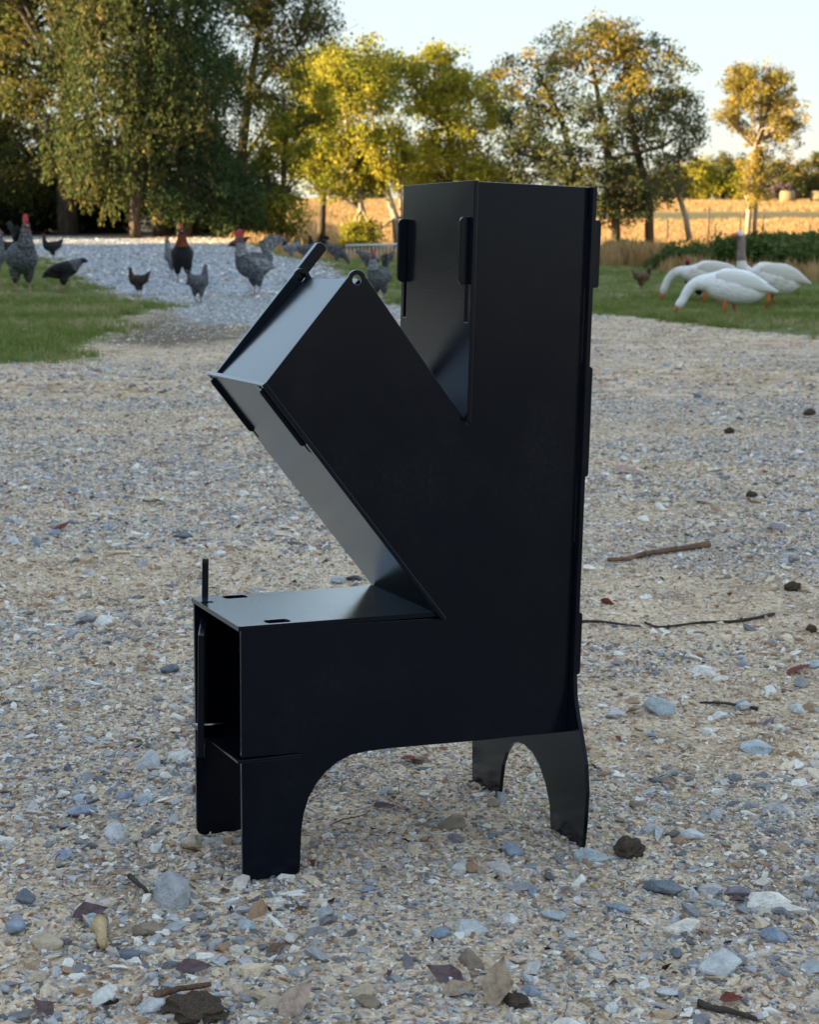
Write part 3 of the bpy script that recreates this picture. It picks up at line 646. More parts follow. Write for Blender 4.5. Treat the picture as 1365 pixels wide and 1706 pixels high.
tree('cedar_tree', B, [trunk_px(D, B, [(312, 405, .22), (312, 300, .19), (318, 150, .14), (325, 0, .07), (325, -90, .03)]), trunk_px(D, B, [(270, 405, .26), (268, 330, .22), (262, 200, .16), (258, 60, .1)], .6)],
     [lob(B, D, 335, 290, 110, 90, 0, 1.8, 1.2), lob(B, D, 330, 160, 90, 100, 0, 1.6, 1), lob(B, D, 320, 20, 75, 100, 0, 1.4, .8), lob(B, D, 385, 345, 60, 50, 0, 1.2, .5)], L_DARK,
     'dark green cedar with reddish trunk standing behind the red-necked rooster', clumps=330, per=130, leaf=.10, cr=.42, seed=3)
D = 47; B = spot(470, D)
tree('wispy_tree', B, [trunk_px(D, B, [(400, 405, .2), (405, 280, .16), (420, 170, .12), (440, 60, .07), (470, -40, .04)]), trunk_px(D, B, [(418, 180, .09), (460, 120, .06), (500, 90, .04), (520, 150, .02)])],
     [lob(B, D, 400, -30, 120, 90, 0, 2, 1), lob(B, D, 485, 40, 85, 80, 0, 1.6, .9), lob(B, D, 440, 150, 70, 60, 0, 1.4, .5)], L_OLIVE,
     'tall wispy tree with thin bare-ended boughs hanging against the sky', clumps=270, per=75, leaf=.105, cr=.5, seed=4, droop=.5, limbs=130,
     tintf=lambda c, rs: .2 + .35 * rs.rand(len(c)) + .45 * (rs.rand(len(c)) < .2))
for i, (u, D, wv, s) in enumerate([(-110, 47, 190, 31), (30, 50, 150, 32), (160, 49.5, 150, 33), (370, 49, 130, 34), (-260, 44, 220, 35)]):
    B = spot(u, D)
    tree('undergrowth_tree', B, [trunk_px(D, B, [(u, 405, .14), (u + 6, 300, .1), (u - 4, 180, .05)])], [lob(B, D, u, 400 - wv * .55, 110, wv * .6, 0, 2.2)], L_DARK,
         'dense shaded evergreen filling the gaps at the back of the woods', group='dense evergreens at the back of the woods', clumps=200, per=110, leaf=.13, cr=.5, seed=s)
D = 45.5; B = spot(450, D)
tree('young_tree', B, [trunk_px(D, B, [(474, 412, .10), (474, 330, .08), (480, 230, .06), (476, 160, .03)]), trunk_px(D, B, [(470, 380, .05), (452, 320, .04), (448, 250, .02)])],
     [lob(B, D, 470, 250, 55, 70, 0, 1.0, 1), lob(B, D, 460, 360, 60, 45, 0, .9, .7), lob(B, D, 520, 180, 40, 50, .2, .8, .5)], L_YEL,
     'slim yellow-green tree with a forked dark trunk beside the woods', clumps=110, per=80, leaf=.12, cr=.35, seed=5)
D = 49; B = spot(10, D)
tree('broadleaf_tree', B, [trunk_px(D, B, [(10, 402, .3), (5, 260, .24), (12, 100, .18), (0, -100, .1)])],
     [lob(B, D, 10, 110, 130, 120, 0, 2.4), lob(B, D, 20, -60, 150, 120, 0, 2.4), lob(B, D, 150, -40, 110, 110, 1, 2.)], L_OLIVE,
     'tall brownish tree filling the back of the woods left of the willow', clumps=260, per=110, leaf=.14, cr=.55, seed=21, tintf=lambda c, rs: .3 + .5 * rs.rand(len(c)))
# middle, sunlit
D = 56; B = spot(600, D)
tree('sycamore_tree', B, [trunk_px(D, B, [(612, 408, .15), (603, 350, .13), (590, 290, .12), (584, 250, .09), (575, 180, .05), (570, 110, .03)]), trunk_px(D, B, [(664, 412, .15), (658, 360, .13), (642, 310, .11), (636, 290, .09), (620, 200, .05), (610, 130, .03)]), trunk_px(D, B, [(668, 370, .09), (667, 300, .07), (660, 240, .04)])],
     [lob(B, D, 590, 190, 95, 70, 0, 1.8, 1.1), lob(B, D, 590, 120, 70, 45, 0, 1.5, .7), lob(B, D, 640, 260, 55, 55, 0, 1.2, .7), lob(B, D, 560, 285, 60, 55, .4, 1.2, .8), lob(B, D, 605, 395, 30, 30, -.3, .6, .4)], L_YEL,
     'sunlit yellow-green tree with three pale leaning trunks behind the hopper', clumps=330, per=75, leaf=.14, cr=.42, barkmat=BARKP, seed=6)
D = 62; B = spot(755, D)
tree('autumn_tree', B, [trunk_px(D, B, [(757, 408, .2), (750, 320, .17), (748, 220, .12), (735, 130, .05)])],
     [lob(B, D, 725, 140, 55, 50, 0, 1.5, .7), lob(B, D, 770, 205, 95, 80, 0, 2.2, 1.2), lob(B, D, 745, 290, 105, 60, 0, 2.2, 1)], L_YEL,
     'rounded golden yellow autumn tree behind the chimney', clumps=300, per=80, leaf=.15, cr=.5, seed=7, tintf=lambda c, rs: .35 + .5 * rs.rand(len(c)))
D = 60; B = spot(530, D)
tree('autumn_tree', B, [trunk_px(D, B, [(536, 405, .16), (540, 320, .13), (545, 220, .09), (548, 140, .03)])],
     [lob(B, D, 545, 150, 70, 55, 0, 1.8, 1), lob(B, D, 520, 240, 65, 60, 0, 1.6, 1), lob(B, D, 640, 130, 45, 45, .8, 1.2, .5)], L_YEL,
     'yellow-green autumn tree between the woods and the pale trunks', clumps=230, per=75, leaf=.14, cr=.5, seed=8, tintf=lambda c, rs: .2 + .5 * rs.rand(len(c)))
# big grey-green tree right of the chimney
D = 44; B = spot(1000, D)
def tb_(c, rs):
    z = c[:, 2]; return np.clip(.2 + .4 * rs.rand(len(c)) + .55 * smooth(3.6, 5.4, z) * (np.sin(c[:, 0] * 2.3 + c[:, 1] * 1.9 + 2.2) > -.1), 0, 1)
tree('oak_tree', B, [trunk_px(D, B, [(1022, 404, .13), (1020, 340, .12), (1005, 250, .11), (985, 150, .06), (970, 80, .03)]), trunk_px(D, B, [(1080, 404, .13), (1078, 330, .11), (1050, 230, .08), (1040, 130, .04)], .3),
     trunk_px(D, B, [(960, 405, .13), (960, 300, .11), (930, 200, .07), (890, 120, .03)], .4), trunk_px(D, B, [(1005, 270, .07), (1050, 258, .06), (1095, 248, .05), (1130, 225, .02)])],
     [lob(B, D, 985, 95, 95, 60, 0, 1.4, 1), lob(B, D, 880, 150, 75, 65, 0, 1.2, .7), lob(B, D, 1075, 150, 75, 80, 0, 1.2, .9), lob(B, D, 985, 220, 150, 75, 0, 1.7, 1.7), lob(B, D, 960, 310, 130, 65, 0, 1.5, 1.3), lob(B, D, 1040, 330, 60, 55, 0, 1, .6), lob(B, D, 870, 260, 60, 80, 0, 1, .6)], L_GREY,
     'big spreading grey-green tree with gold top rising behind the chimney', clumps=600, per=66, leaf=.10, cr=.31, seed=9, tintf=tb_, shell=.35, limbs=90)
D = 47; B = spot(1140, D)
tree('bare_leaning_tree', B, [trunk_px(D, B, [(1143, 398, .09), (1136, 360, .08), (1124, 325, .07), (1108, 290, .05), (1095, 250, .03)]), trunk_px(D, B, [(1122, 322, .05), (1122, 270, .04), (1128, 220, .02)])],
     [lob(B, D, 1105, 300, 30, 45, 0, .7, 1), lob(B, D, 1135, 225, 30, 55, 0, .7, 1), lob(B, D, 1120, 180, 40, 30, 0, .7, .5)], L_GREY,
     'thin leaning tree with sparse brownish leaves at the edge of the field', clumps=80, per=45, leaf=.10, cr=.3, barkmat=BARKP, seed=10, tintf=lambda c, rs: .3 + .4 * rs.rand(len(c)))
# golden tree in the field
D = 82; B = spot(1246, D)
tree('golden_tree', B, [trunk_px(D, B, [(1238, 392, .13), (1240, 340, .12), (1244, 250, .10), (1238, 180, .09), (1225, 120, .03)]), trunk_px(D, B, [(1250, 392, .12), (1252, 330, .11), (1254, 240, .09), (1270, 170, .07), (1285, 115, .03)], .2), trunk_px(D, B, [(1246, 250, .09), (1256, 170, .06), (1260, 100, .02)])] + [trunk_px(D, B, [(1246 + 4 * k, 190, .03), (1244 + 9 * k, 140, .02), (1243 + 11 * k, 96 + 5 * abs(k), .008)]) for k in (-4, -3, -2, -1, 1, 2, 3, 4, 5)],
     [lob(B, D, 1240, 165, 58, 50, 0, 1.8, 1.2), lob(B, D, 1285, 195, 40, 55, 0, 1.6, .8), lob(B, D, 1205, 200, 25, 35, 0, 1, .35), lob(B, D, 1246, 290, 32, 68, 0, .9, 1.0), lob(B, D, 1222, 140, 30, 28, 0, 1, .4), lob(B, D, 1275, 140, 26, 26, 0, 1, .4), lob(B, D, 1300, 225, 22, 34, 0, .9, .3)], L_GOLD,
     'golden round-headed tree standing alone in the sunlit field', clumps=330, per=48, leaf=.15, cr=.36, barkmat=BARKP, seed=12, limbs=170, shell=.3)
# far hedge of trees
for i, (u, vt, wu, lm, s) in enumerate([(1150, 262, 45, L_YEL, 1), (1195, 255, 45, L_OLIVE, 2), (1110, 275, 50, L_OLIVE, 3), (1290, 262, 50, L_OLIVE, 4), (1350, 255, 55, L_OLIVE, 5), (1420, 250, 60, L_OLIVE, 6), (1225, 285, 35, L_YEL, 7), (1320, 290, 35, L_OLIVE, 8), (1500, 245, 60, L_OLIVE, 9), (1045, 270, 50, L_OLIVE, 10), (700, 270, 55, L_YEL, 11), (590, 275, 60, L_OLIVE, 12), (800, 270, 60, L_OLIVE, 13)]):
    D = 225 + 6 * (i % 3); B = spot(u, D)
    tree('hedgerow_tree', B, [trunk_px(D, B, [(u, 338, .3), (u + 2, 300, .2), (u, vt + 15, .06)])], [lob(B, D, u, (vt + 335) / 2, wu * .8, (335 - vt) / 2, 0, 3, 1), lob(B, D, u + wu * .4, vt + 45, wu * .5, 26, 0, 2.5, .5)], lm,
         {1150: 'yellowing far tree seen past the thin leaning tree', 1225: 'low yellowing far tree directly behind the golden tree', 700: 'yellowing far tree hidden behind the stove chimney'}.get(u, 'olive green tree in the far treeline beyond the field'), group='trees of the far treeline ' + ('yellow' if lm is L_YEL else 'olive'), clumps=130, per=60, leaf=.38, cr=1.0, seed=40 + s, limbs=12)
D = 205; B = spot(1300, D)
L_PURP = leaf_mat('twig_purple_grey', [(0, (.05, .04, .04)), (1, (.15, .11, .10))], .1)
tree('bare_bush', B, [trunk_px(D, B, [(1300, 338, .1), (1300, 322, .06)])], [lob(B, D, 1290, 322, 26, 16, 0, 1.4, 1)], L_PURP, 'purplish grey bare bush beside the hay bales', cat='bush', clumps=60, per=50, leaf=.3, cr=.6, seed=60)

ug = [o for o in bpy.data.objects if o.name.startswith('undergrowth_tree')]
for i, az in enumerate(np.arange(-24, -74, -5.2)):
    o = copy_tree(ug[i % len(ug)]); rr2 = 45 + RS.uniform(-2, 3); x, y = rr2 * math.sin(R(az)), rr2 * math.cos(R(az)); o.location = (x, y, gz_(x, y) - .02); o.rotation_euler = (0, 0, RS.uniform(0, 6)); o.scale = (1.2, 1.2, RS.uniform(.5, .62))
    o['label'] = 'dense shaded evergreen where the woods run on beyond the drive'; o['group'] = 'evergreens of the woods running on'
# shade trees behind and to the left of the viewer: the yard lies in their shadow
pr = bpy.data.objects
B = (0, 0, 0)
shade = tree('shade_tree', (0, 0, -.05), [[(0, 0, 0, .3), (.1, 0, 3, .24), (0, .1, 7, .13), (.1, 0, 10, .05)]],
             [(0, 0, 3.2, 2.9, 2.9, 3.2, 1.3), (0, 0, 7.2, 2.3, 2.3, 3.0, .9)], L_DARK, 'tall dense evergreen of the windbreak that shades the yard', group='windbreak evergreens behind the viewer', clumps=420, per=90, leaf=.26, cr=.8, seed=70, shell=.3)
q_, k = 27, 0
for i, p_ in enumerate(np.arange(-37, 18, 3.3)):
    for j in (0, 1):
        qq = q_ + j * 3.2 + RS.uniform(-.6, .6); pp = p_ + j * 1.6 + RS.uniform(-.5, .5)
        x, y = TS.x * qq - TS.y * pp, TS.y * qq + TS.x * pp
        o = shade if k == 0 else copy_tree(shade); k += 1
        o.location = (x, y, gz_(x, y) - .05); o.rotation_euler = (0, 0, RS.uniform(0, 6.28)); s = RS.uniform(.88, 1.1); o.scale = (s, s, s)

# ================================================================== GRASS, WEEDS, FIELD
def tuft(name, m, nb=12, h=.05, wd=.004, spread=.02, lean=.5, seed=0):
    rs = np.random.RandomState(seed); V = []; Fc = []
    for i in range(nb):
        a = rs.uniform(0, 6.28); d = np.array([math.cos(a), math.sin(a), 0]); s = np.array([-d[1], d[0], 0]) * wd * .5
        p = rs.normal(0, spread, 3) * [1, 1, 0]; hh = h * rs.uniform(.5, 1.2); l = lean * rs.uniform(.1, 1) * hh
        b0 = len(V); mid = p + d * l * .35 + [0, 0, hh * .6]; tip = p + d * l + [0, 0, hh * .95]
        V += [p - s, p + s, mid + s * .8, mid - s * .8, tip]; Fc += [(b0, b0 + 1, b0 + 2, b0 + 3), (b0 + 3, b0 + 2, b0 + 4)]
    return mesh_obj(name, V, Fc, m, do_link=False)
G_MAT = leaf_mat('grass_blade', [(0, (.12, .165, .04)), (.45, (.19, .24, .065)), (.75, (.30, .28, .12)), (1, (.46, .39, .24))], .35, 'INSTANCER')
D_MAT = leaf_mat('dry_grass', [(0, (.31, .19, .08)), (.5, (.43, .275, .125)), (1, (.53, .37, .20))], .35, 'INSTANCER')
W_MAT = leaf_mat('weed_green', [(0, (.05, .075, .022)), (.6, (.09, .13, .04)), (1, (.17, .18, .065))], .3, 'INSTANCER')
tp = [tuft('grass_source_%02d' % i, G_MAT, 14, .055, .006, .03, .8, i) for i in range(6)]
p = np.concatenate([region(26000, 6.5, 16, 1.0), region(60000, 11, 40, 1.0)])
g = masks(p[:, 0], p[:, 1])[0]; fn = fieldnoise(p[:, 0], p[:, 1], 1.7)
fn2 = fieldnoise(p[:, 0] + 3, p[:, 1], 3.1, 4.)
fn3 = fieldnoise(p[:, 0], p[:, 1], 6.3, 5.) + .6 * fieldnoise(p[:, 0], p[:, 1], 13., 2.)
ok = (g + .45 * (fn3 - .8) > .35 + .35 * RS.rand(len(p))) & (RS.rand(len(p)) < .15 + .6 * fn + .35 * fn2); p = p[ok]; n = len(p); fn = fn[ok]
s = RS.uniform(.6, 1.15, n) * (.65 + .5 * fn)
scatter('grass', np.stack([p[:, 0], p[:, 1], height(p[:, 0], p[:, 1])], 1), np.stack([np.zeros(n), np.zeros(n), RS.uniform(0, 6.28, n)], 1), np.stack([s, s, s], 1), RS.randint(0, 6, n), np.clip(RS.normal(.38, .2, n) + .45 * fieldnoise(p[:, 0], p[:, 1], 2.4, 7.) ** 2, 0, 1), tp, 'short green grass of the lawn and the patch by the drive')
# stubble of the field
dp_ = [tuft('dry_source_%02d' % i, D_MAT, 16, .26, .03, .22, .7, 20 + i) for i in range(5)]
p = np.concatenate([region(30000, 38, 110, 6), region(26000, 110, 235, 20)]); k = p[:, 0] / p[:, 1]
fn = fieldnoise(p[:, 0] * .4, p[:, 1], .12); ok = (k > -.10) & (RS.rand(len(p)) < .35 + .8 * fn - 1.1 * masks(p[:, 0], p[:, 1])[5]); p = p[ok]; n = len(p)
s = RS.uniform(.6, 1.2, n) * (1 + p[:, 1] / 150)
scatter('field_grass', np.stack([p[:, 0], p[:, 1], height(p[:, 0], p[:, 1])], 1), np.stack([np.zeros(n), np.zeros(n), RS.uniform(0, 6.28, n)], 1), np.stack([s, s, s * .8], 1), RS.randint(0, 5, n), np.clip(RS.normal(.5, .25, n), 0, 1), dp_, 'dry golden stubble grass of the sunlit field')
# weed bank
def leafy(name, m, h=.5, nl=60, seed=0):
    rs = np.random.RandomState(seed); c = np.stack([rs.normal(0, .13, nl), rs.normal(0, .13, nl), rs.rand(nl) ** .7 * h], 1)
    V = leaves_mesh(c, .10, .4, -.5, rs); return mesh_obj(name, V, [(4 * i, 4 * i + 1, 4 * i + 2, 4 * i + 3) for i in range(nl)], m, do_link=False)
wp_ = [leafy('weed_source_%02d' % i, W_MAT, .5, 70, i) for i in range(5)]
pts = []
for (u0, u1, v, h0, h1, n_) in [(1075, 1230, 446, .22, .36, 420), (1185, 1460, 452, .30, .52, 950), (1460, 2100, 455, .35, .6, 700), (985, 1070, 418, .3, .4, 150)]:
    for _ in range(n_):
        u = RS.uniform(u0, u1); q = flat(u, v); yy = q[1] + abs(RS.normal(0, 1.6)); x = q[0] * yy / q[1]
        hn_ = .55 + .75 * fieldnoise(x, yy, 1.1, 3.) + .3 * fieldnoise(x, yy, 3.7, 1.); pts.append((x, yy, H1(x, yy), RS.uniform(h0, h1) / .5 * hn_ * (.45 + .55 * float(smooth(0, 45, u - u0))) * .85))
pts = np.array(pts); n = len(pts)
scatter('weeds', pts[:, :3], np.stack([RS.normal(0, .1, n), RS.normal(0, .1, n), RS.uniform(0, 6.28, n)], 1), np.stack([pts[:, 3]] * 3, 1), RS.randint(0, 5, n), RS.rand(n), wp_, 'bank of tall green weeds behind the geese')
rp = [tuft('reed_source_%02d' % i, D_MAT, 9, .36, .022, .07, .5, 60 + i) for i in range(4)]
pts = []
for (u0, u1, v, h0, h1, n_) in [(1275, 1420, 462, .5, .85, 130), (1420, 2000, 470, .5, .85, 200), (1000, 1100, 437, .7, 1.2, 260), (1100, 1230, 448, .4, .8, 90), (1140, 1280, 455, .5, .8, 60), (465, 560, 410, .5, .9, 60), (560, 700, 418, .5, .9, 120)]:
    for _ in range(n_):
        u = RS.uniform(u0, u1); q = flat(u, v + RS.normal(0, 1.5)); pts.append((*q, H1(*q), RS.uniform(h0, h1)))
pts = np.array(pts); n = len(pts)
scatter('dry_reeds', pts[:, :3], np.stack([np.zeros(n), np.zeros(n), RS.uniform(0, 6.28, n)], 1), np.stack([pts[:, 3]] * 3, 1), RS.randint(0, 4, n), RS.rand(n), rp, 'dry straw-coloured grass stalks edging the lawn')

# ================================================================== FENCES, BALES
postm, _, _ = mat('weathered_post', (.10, .075, .055), .9, .1)
for i, (u, vt, vb, D) in enumerate([(1106, 365, 408, 70), (1173, 345, 408, 70), (1263, 356, 396, 72), (1184, 372, 407, 70), (1340, 372, 398, 74), (1225, 365, 398, 74)]):
    x = tx(u, D); z0 = gz_(x, D); h = tz(vt, D) - z0; mb = MB()
    mb.tube([(0, 0, -.2), (.01, 0, h * .5), (.0, .01, h)], [.05, .045, .04], 7)
    o = mb.build('fence_post', postm, None, True); o.location = (x, D, z0)
    tag(o, 'thin dark wooden post of the field fence', 'post', 'posts of the field fence')
white, t, b = mat('galvanised_rail', (.55, .56, .56), .45, .5)
pf = empty('panel_fence', (0, 0, 0)); a = at_y(575, 409, 33); c = at_y(700, 406, 33); tag(pf, 'low pale metal panel fence with upright bars beside the lawn', 'fence')
mb = MB(); mb.tube([a, c], [.022, .022], 8); mb.build('rail', white, pf, True)
zb0 = H1(0, 33); mb = MB(); mb.tube([(a[0], 33, zb0 + .06), (c[0], 33, zb0 + .06)], [.015, .015], 8); mb.build('rail', white, pf, True)
base_bar = None
for i, x in enumerate(np.arange(a[0] + .03, c[0], .075)):
    zt2 = a[2] + (c[2] - a[2]) * (x - a[0]) / (c[0] - a[0]); mb = MB(); mb.tube([(x, 33, H1(x, 33) - .03), (x, 33, zt2 - .015)], [.008, .008], 5); mb.build('bar', white, pf, True)
haym, t, b = mat('hay', (.50, .38, .20), .95, .05); nz = noise(t, 12, 4); r = ramp(t, [(.3, (.22, .16, .08)), (.7, (.30, .22, .12))], nz.outputs[0]); t.links.new(r.outputs[0], b.inputs['Base Color'])
for i, (u, D, wd) in enumerate([(1301, 200, 21), (1353, 205, 24)]):
    x = tx(u, D); rad = .82; L = wd / F * D / 2; mb = MB()
    mb.tube([(-L, 0, 0), (-L * .97, 0, 0), (L * .97, 0, 0), (L, 0, 0)], [rad * .93, rad, rad, rad * .93], 20)
    o = mb.build('hay_bale', haym, None, True); o.location = (x, D, gz_(x, D) + rad * .95)
    tag(o, ['round hay bale beside the purplish bare bush', 'round hay bale lying further along the far field edge'][i], 'hay bale', 'hay bales at the field edge')

# ================================================================== BIRDS
def crs(P, k):
    P = np.array(P, float); out = []
    Q = np.vstack([2 * P[0] - P[1], P, 2 * P[-1] - P[-2]])
    for i in range(len(P) - 1):
        p0_, p1_, p2, p3 = Q[i:i + 4]
        for j in range(k):
            tt = j / k; out.append(.5 * ((2 * p1_) + (-p0_ + p2) * tt + (2 * p0_ - 5 * p1_ + 4 * p2 - p3) * tt ** 2 + (-p0_ + 3 * p1_ - 3 * p2 + p3) * tt ** 3))
    out.append(P[-1]); return np.array(out)
def loft(name, rows, m, parent, n=14, k=4, sm_=True, jit=0.):
    """rows: (x, z, half width, half height) along the spine, or with a y as fifth"""
    rows = [tuple(r) + ((0,) if len(r) == 4 else ()) for r in rows]
    S = crs(rows, k); S[:, 2:4] = np.maximum(S[:, 2:4], .0015); V = []; Fc = []
    for i, s in enumerate(S):
        tdir = S[min(i + 1, len(S) - 1), :2] - S[max(i - 1, 0), :2]; tdir = tdir / (np.linalg.norm(tdir) + 1e-9); nn = np.array([-tdir[1], tdir[0]])
        for j in range(n):
            a = 2 * math.pi * j / n; w_ = math.cos(a) * s[2]; h_ = math.sin(a) * s[3]
            if jit: w_ *= 1 + random.uniform(-jit, jit); h_ *= 1 + random.uniform(-jit, jit)
            V.append((s[0] + nn[0] * h_, s[4] + w_, s[1] + nn[1] * h_))
    Fc = [(i * n + j, i * n + (j + 1) % n, (i + 1) * n + (j + 1) % n, (i + 1) * n + j) for i in range(len(S) - 1) for j in range(n)]
    Fc += [tuple(range(n))[::-1], tuple((len(S) - 1) * n + j for j in range(n))]
    return mesh_obj(name, V, Fc, m, parent, sm_)
def feather(name, stops, bar=0., scale=30.):
    m, t, b = mat(name, rough=.8, spec=.2); tc = N(t, 'ShaderNodeTexCoord')
    nz = noise(t, 14, 5, .7, tc.outputs['Object'])
    if bar:
        wv = N(t, 'ShaderNodeTexWave'); wv.inputs['Scale'].default_value = scale; wv.inputs['Distortion'].default_value = 9; wv.inputs['Detail'].default_value = 3; wv.inputs['Detail Scale'].default_value = 3
        t.links.new(tc.outputs['Object'], wv.inputs[0]); fac = math_(t, 'ADD', math_(t, 'MULTIPLY', wv.outputs['Fac'], bar), math_(t, 'MULTIPLY', nz.outputs[0], 1 - bar))
    else: fac = nz.outputs[0]
    mp = N(t, 'ShaderNodeMapping'); mp.inputs['Scale'].default_value = (.55, 1, 1); t.links.new(tc.outputs['Object'], mp.inputs[0])
    vo = N(t, 'ShaderNodeTexVoronoi'); vo.inputs['Scale'].default_value = 48; t.links.new(mp.outputs[0], vo.inputs['Vector'])
    r = ramp(t, stops, fac); k_ = ramp(t, [(.15, (1.25, 1.25, 1.25)), (.6, (.55, .55, .55))] if bar else [(.2, (1.03, 1.03, 1.03)), (.8, (.92, .92, .92))], vo.outputs['Distance'])
    c = mixc(t, 1., r.outputs[0], k_.outputs[0], 'MULTIPLY'); t.links.new(c, b.inputs['Base Color'])
    bump(t, b, math_(t, 'SUBTRACT', nz.outputs[0], vo.outputs['Distance']), .02 if bar else .006, .7); return m
FM = dict(
    grey=feather('feather_barred_grey', [(.3, (.035, .037, .043)), (.5, (.095, .10, .11)), (.72, (.25, .255, .265))], .55, 45.),
    pale=feather('feather_pale_barred', [(.3, (.07, .072, .077)), (.5, (.23, .235, .24)), (.7, (.48, .48, .47))], .6, 42.),
    dark=feather('feather_charcoal', [(.3, (.012, .012, .014)), (.6, (.035, .035, .038)), (.8, (.08, .08, .08))], .2),
    black=feather('feather_black', [(.3, (.006, .006, .008)), (.7, (.022, .02, .022))]),
    rust=feather('feather_rust', [(.3, (.07, .014, .008)), (.6, (.17, .04, .014)), (.8, (.28, .09, .03))]),
    brown=feather('feather_brown', [(.3, (.10, .055, .03)), (.6, (.24, .14, .08)), (.8, (.40, .28, .18))], .3),
    mottle=feather('feather_mottled', [(.3, (.02, .015, .012)), (.6, (.06, .045, .035)), (.8, (.18, .12, .08))], .3),
    white=feather('feather_white', [(.3, (.78, .78, .78)), (.7, (.86, .86, .85))]),
    buffgrey=feather('feather_buff_grey', [(.3, (.46, .42, .38)), (.5, (.68, .65, .61)), (.8, (.80, .78, .75))]),
    neck=feather('feather_brown_neck', [(.3, (.17, .12, .10)), (.7, (.34, .27, .23))]))
def wing_mat(name, c0, c1):
    m, t, b = mat(name, rough=.8, spec=.2); tc = N(t, 'ShaderNodeTexCoord'); mp = N(t, 'ShaderNodeMapping'); mp.inputs['Scale'].default_value = (.18, .4, 1); mp.inputs['Rotation'].default_value = (0, .28, 0); t.links.new(tc.outputs['Object'], mp.inputs[0])
    wv = N(t, 'ShaderNodeTexWave'); wv.bands_direction = 'Z'; wv.wave_profile = 'SAW'; wv.inputs['Scale'].default_value = 14; wv.inputs['Distortion'].default_value = 2.2; wv.inputs['Detail'].default_value = 2; wv.inputs['Detail Scale'].default_value = 2; t.links.new(mp.outputs[0], wv.inputs[0])
    r = ramp(t, [(0, c0), (.35, c1), (1, c1)], wv.outputs['Fac']); t.links.new(r.outputs[0], b.inputs['Base Color']); bump(t, b, wv.outputs['Fac'], .006, .6); return m
WINGW = wing_mat('wing_white', (.62, .62, .62), (.88, .88, .87)); WINGB = wing_mat('wing_buff', (.36, .31, .27), (.76, .72, .67))
red, t, b = mat('comb_red', (.42, .022, .03), .55, .4)
orange, _, _ = mat('bill_orange', (.55, .13, .03), .5, .4)
pinkleg, _, _ = mat('leg_pinkish', (.42, .22, .18), .6, .3)
darkleg, _, _ = mat('leg_dark', (.12, .09, .07), .7, .3)
hornm, _, _ = mat('beak_horn', (.35, .25, .14), .5, .4)
eyem, _, _ = mat('eye_dark', (.01, .01, .01), .15, .6)
def ball(name, c, r, m, parent, sc=(1, 1, 1), n=8):
    bm = bmesh.new(); bmesh.ops.create_icosphere(bm, subdivisions=2, radius=r); me = bpy.data.meshes.new(name)
    for v in bm.verts: v.co = Vector((v.co.x * sc[0] + c[0], v.co.y * sc[1] + c[1], v.co.z * sc[2] + c[2]))
    bm.to_mesh(me); bm.free(); me.materials.append(m); me.polygons.foreach_set('use_smooth', [True] * len(me.polygons))
    return link(bpy.data.objects.new(name, me), parent)
def legs(root, x, z, gap, m, r=.008, stride=.02, toe=.05):
    for s in (-1, 1):
        mb = MB(); fx = x + s * stride
        mb.tube([(x - .01, s * gap, z), (x - .025, s * gap, z * .55), (fx, s * gap, .012)], [r * 2.4, r * 1.25, r], 7)
        for a in (-.55, 0, .55, 3.14):
            l = toe * (1 if a < 3 else .5); mb.tube([(fx, s * gap, .012), (fx + l * .6 * math.cos(a), s * gap + l * .6 * math.sin(a), .012), (fx + l * math.cos(a), s * gap + l * math.sin(a), .004)], [r * .8, r * .65, r * .35], 5)
        mb.build('leg', m, root, True)
def comb(root, hx_, hz_, s, ang=0., wat=True):
    n = 5; V = []; y = .0055 * s * 1.6
    prof = [(-.034, .002), (-.038, .022), (-.026, .03), (-.022, .042), (-.013, .034), (-.006, .05), (.002, .036), (.010, .045), (.016, .028), (.025, .030), (.028, .008), (.02, -.006), (-.02, -.008)]
    ca, sa = math.cos(ang), math.sin(ang)
    pr_ = [(hx_ + s * (a * ca - b_ * sa), hz_ + s * (a * sa + b_ * ca)) for a, b_ in prof]; m = len(pr_)
    V = [(a, -y, b_) for a, b_ in pr_] + [(a, y, b_) for a, b_ in pr_]
    mesh_obj('comb', V, [tuple(range(m)), tuple(range(m, 2 * m))[::-1]] + [(i, (i + 1) % m, m + (i + 1) % m, m + i) for i in range(m)], red, root)
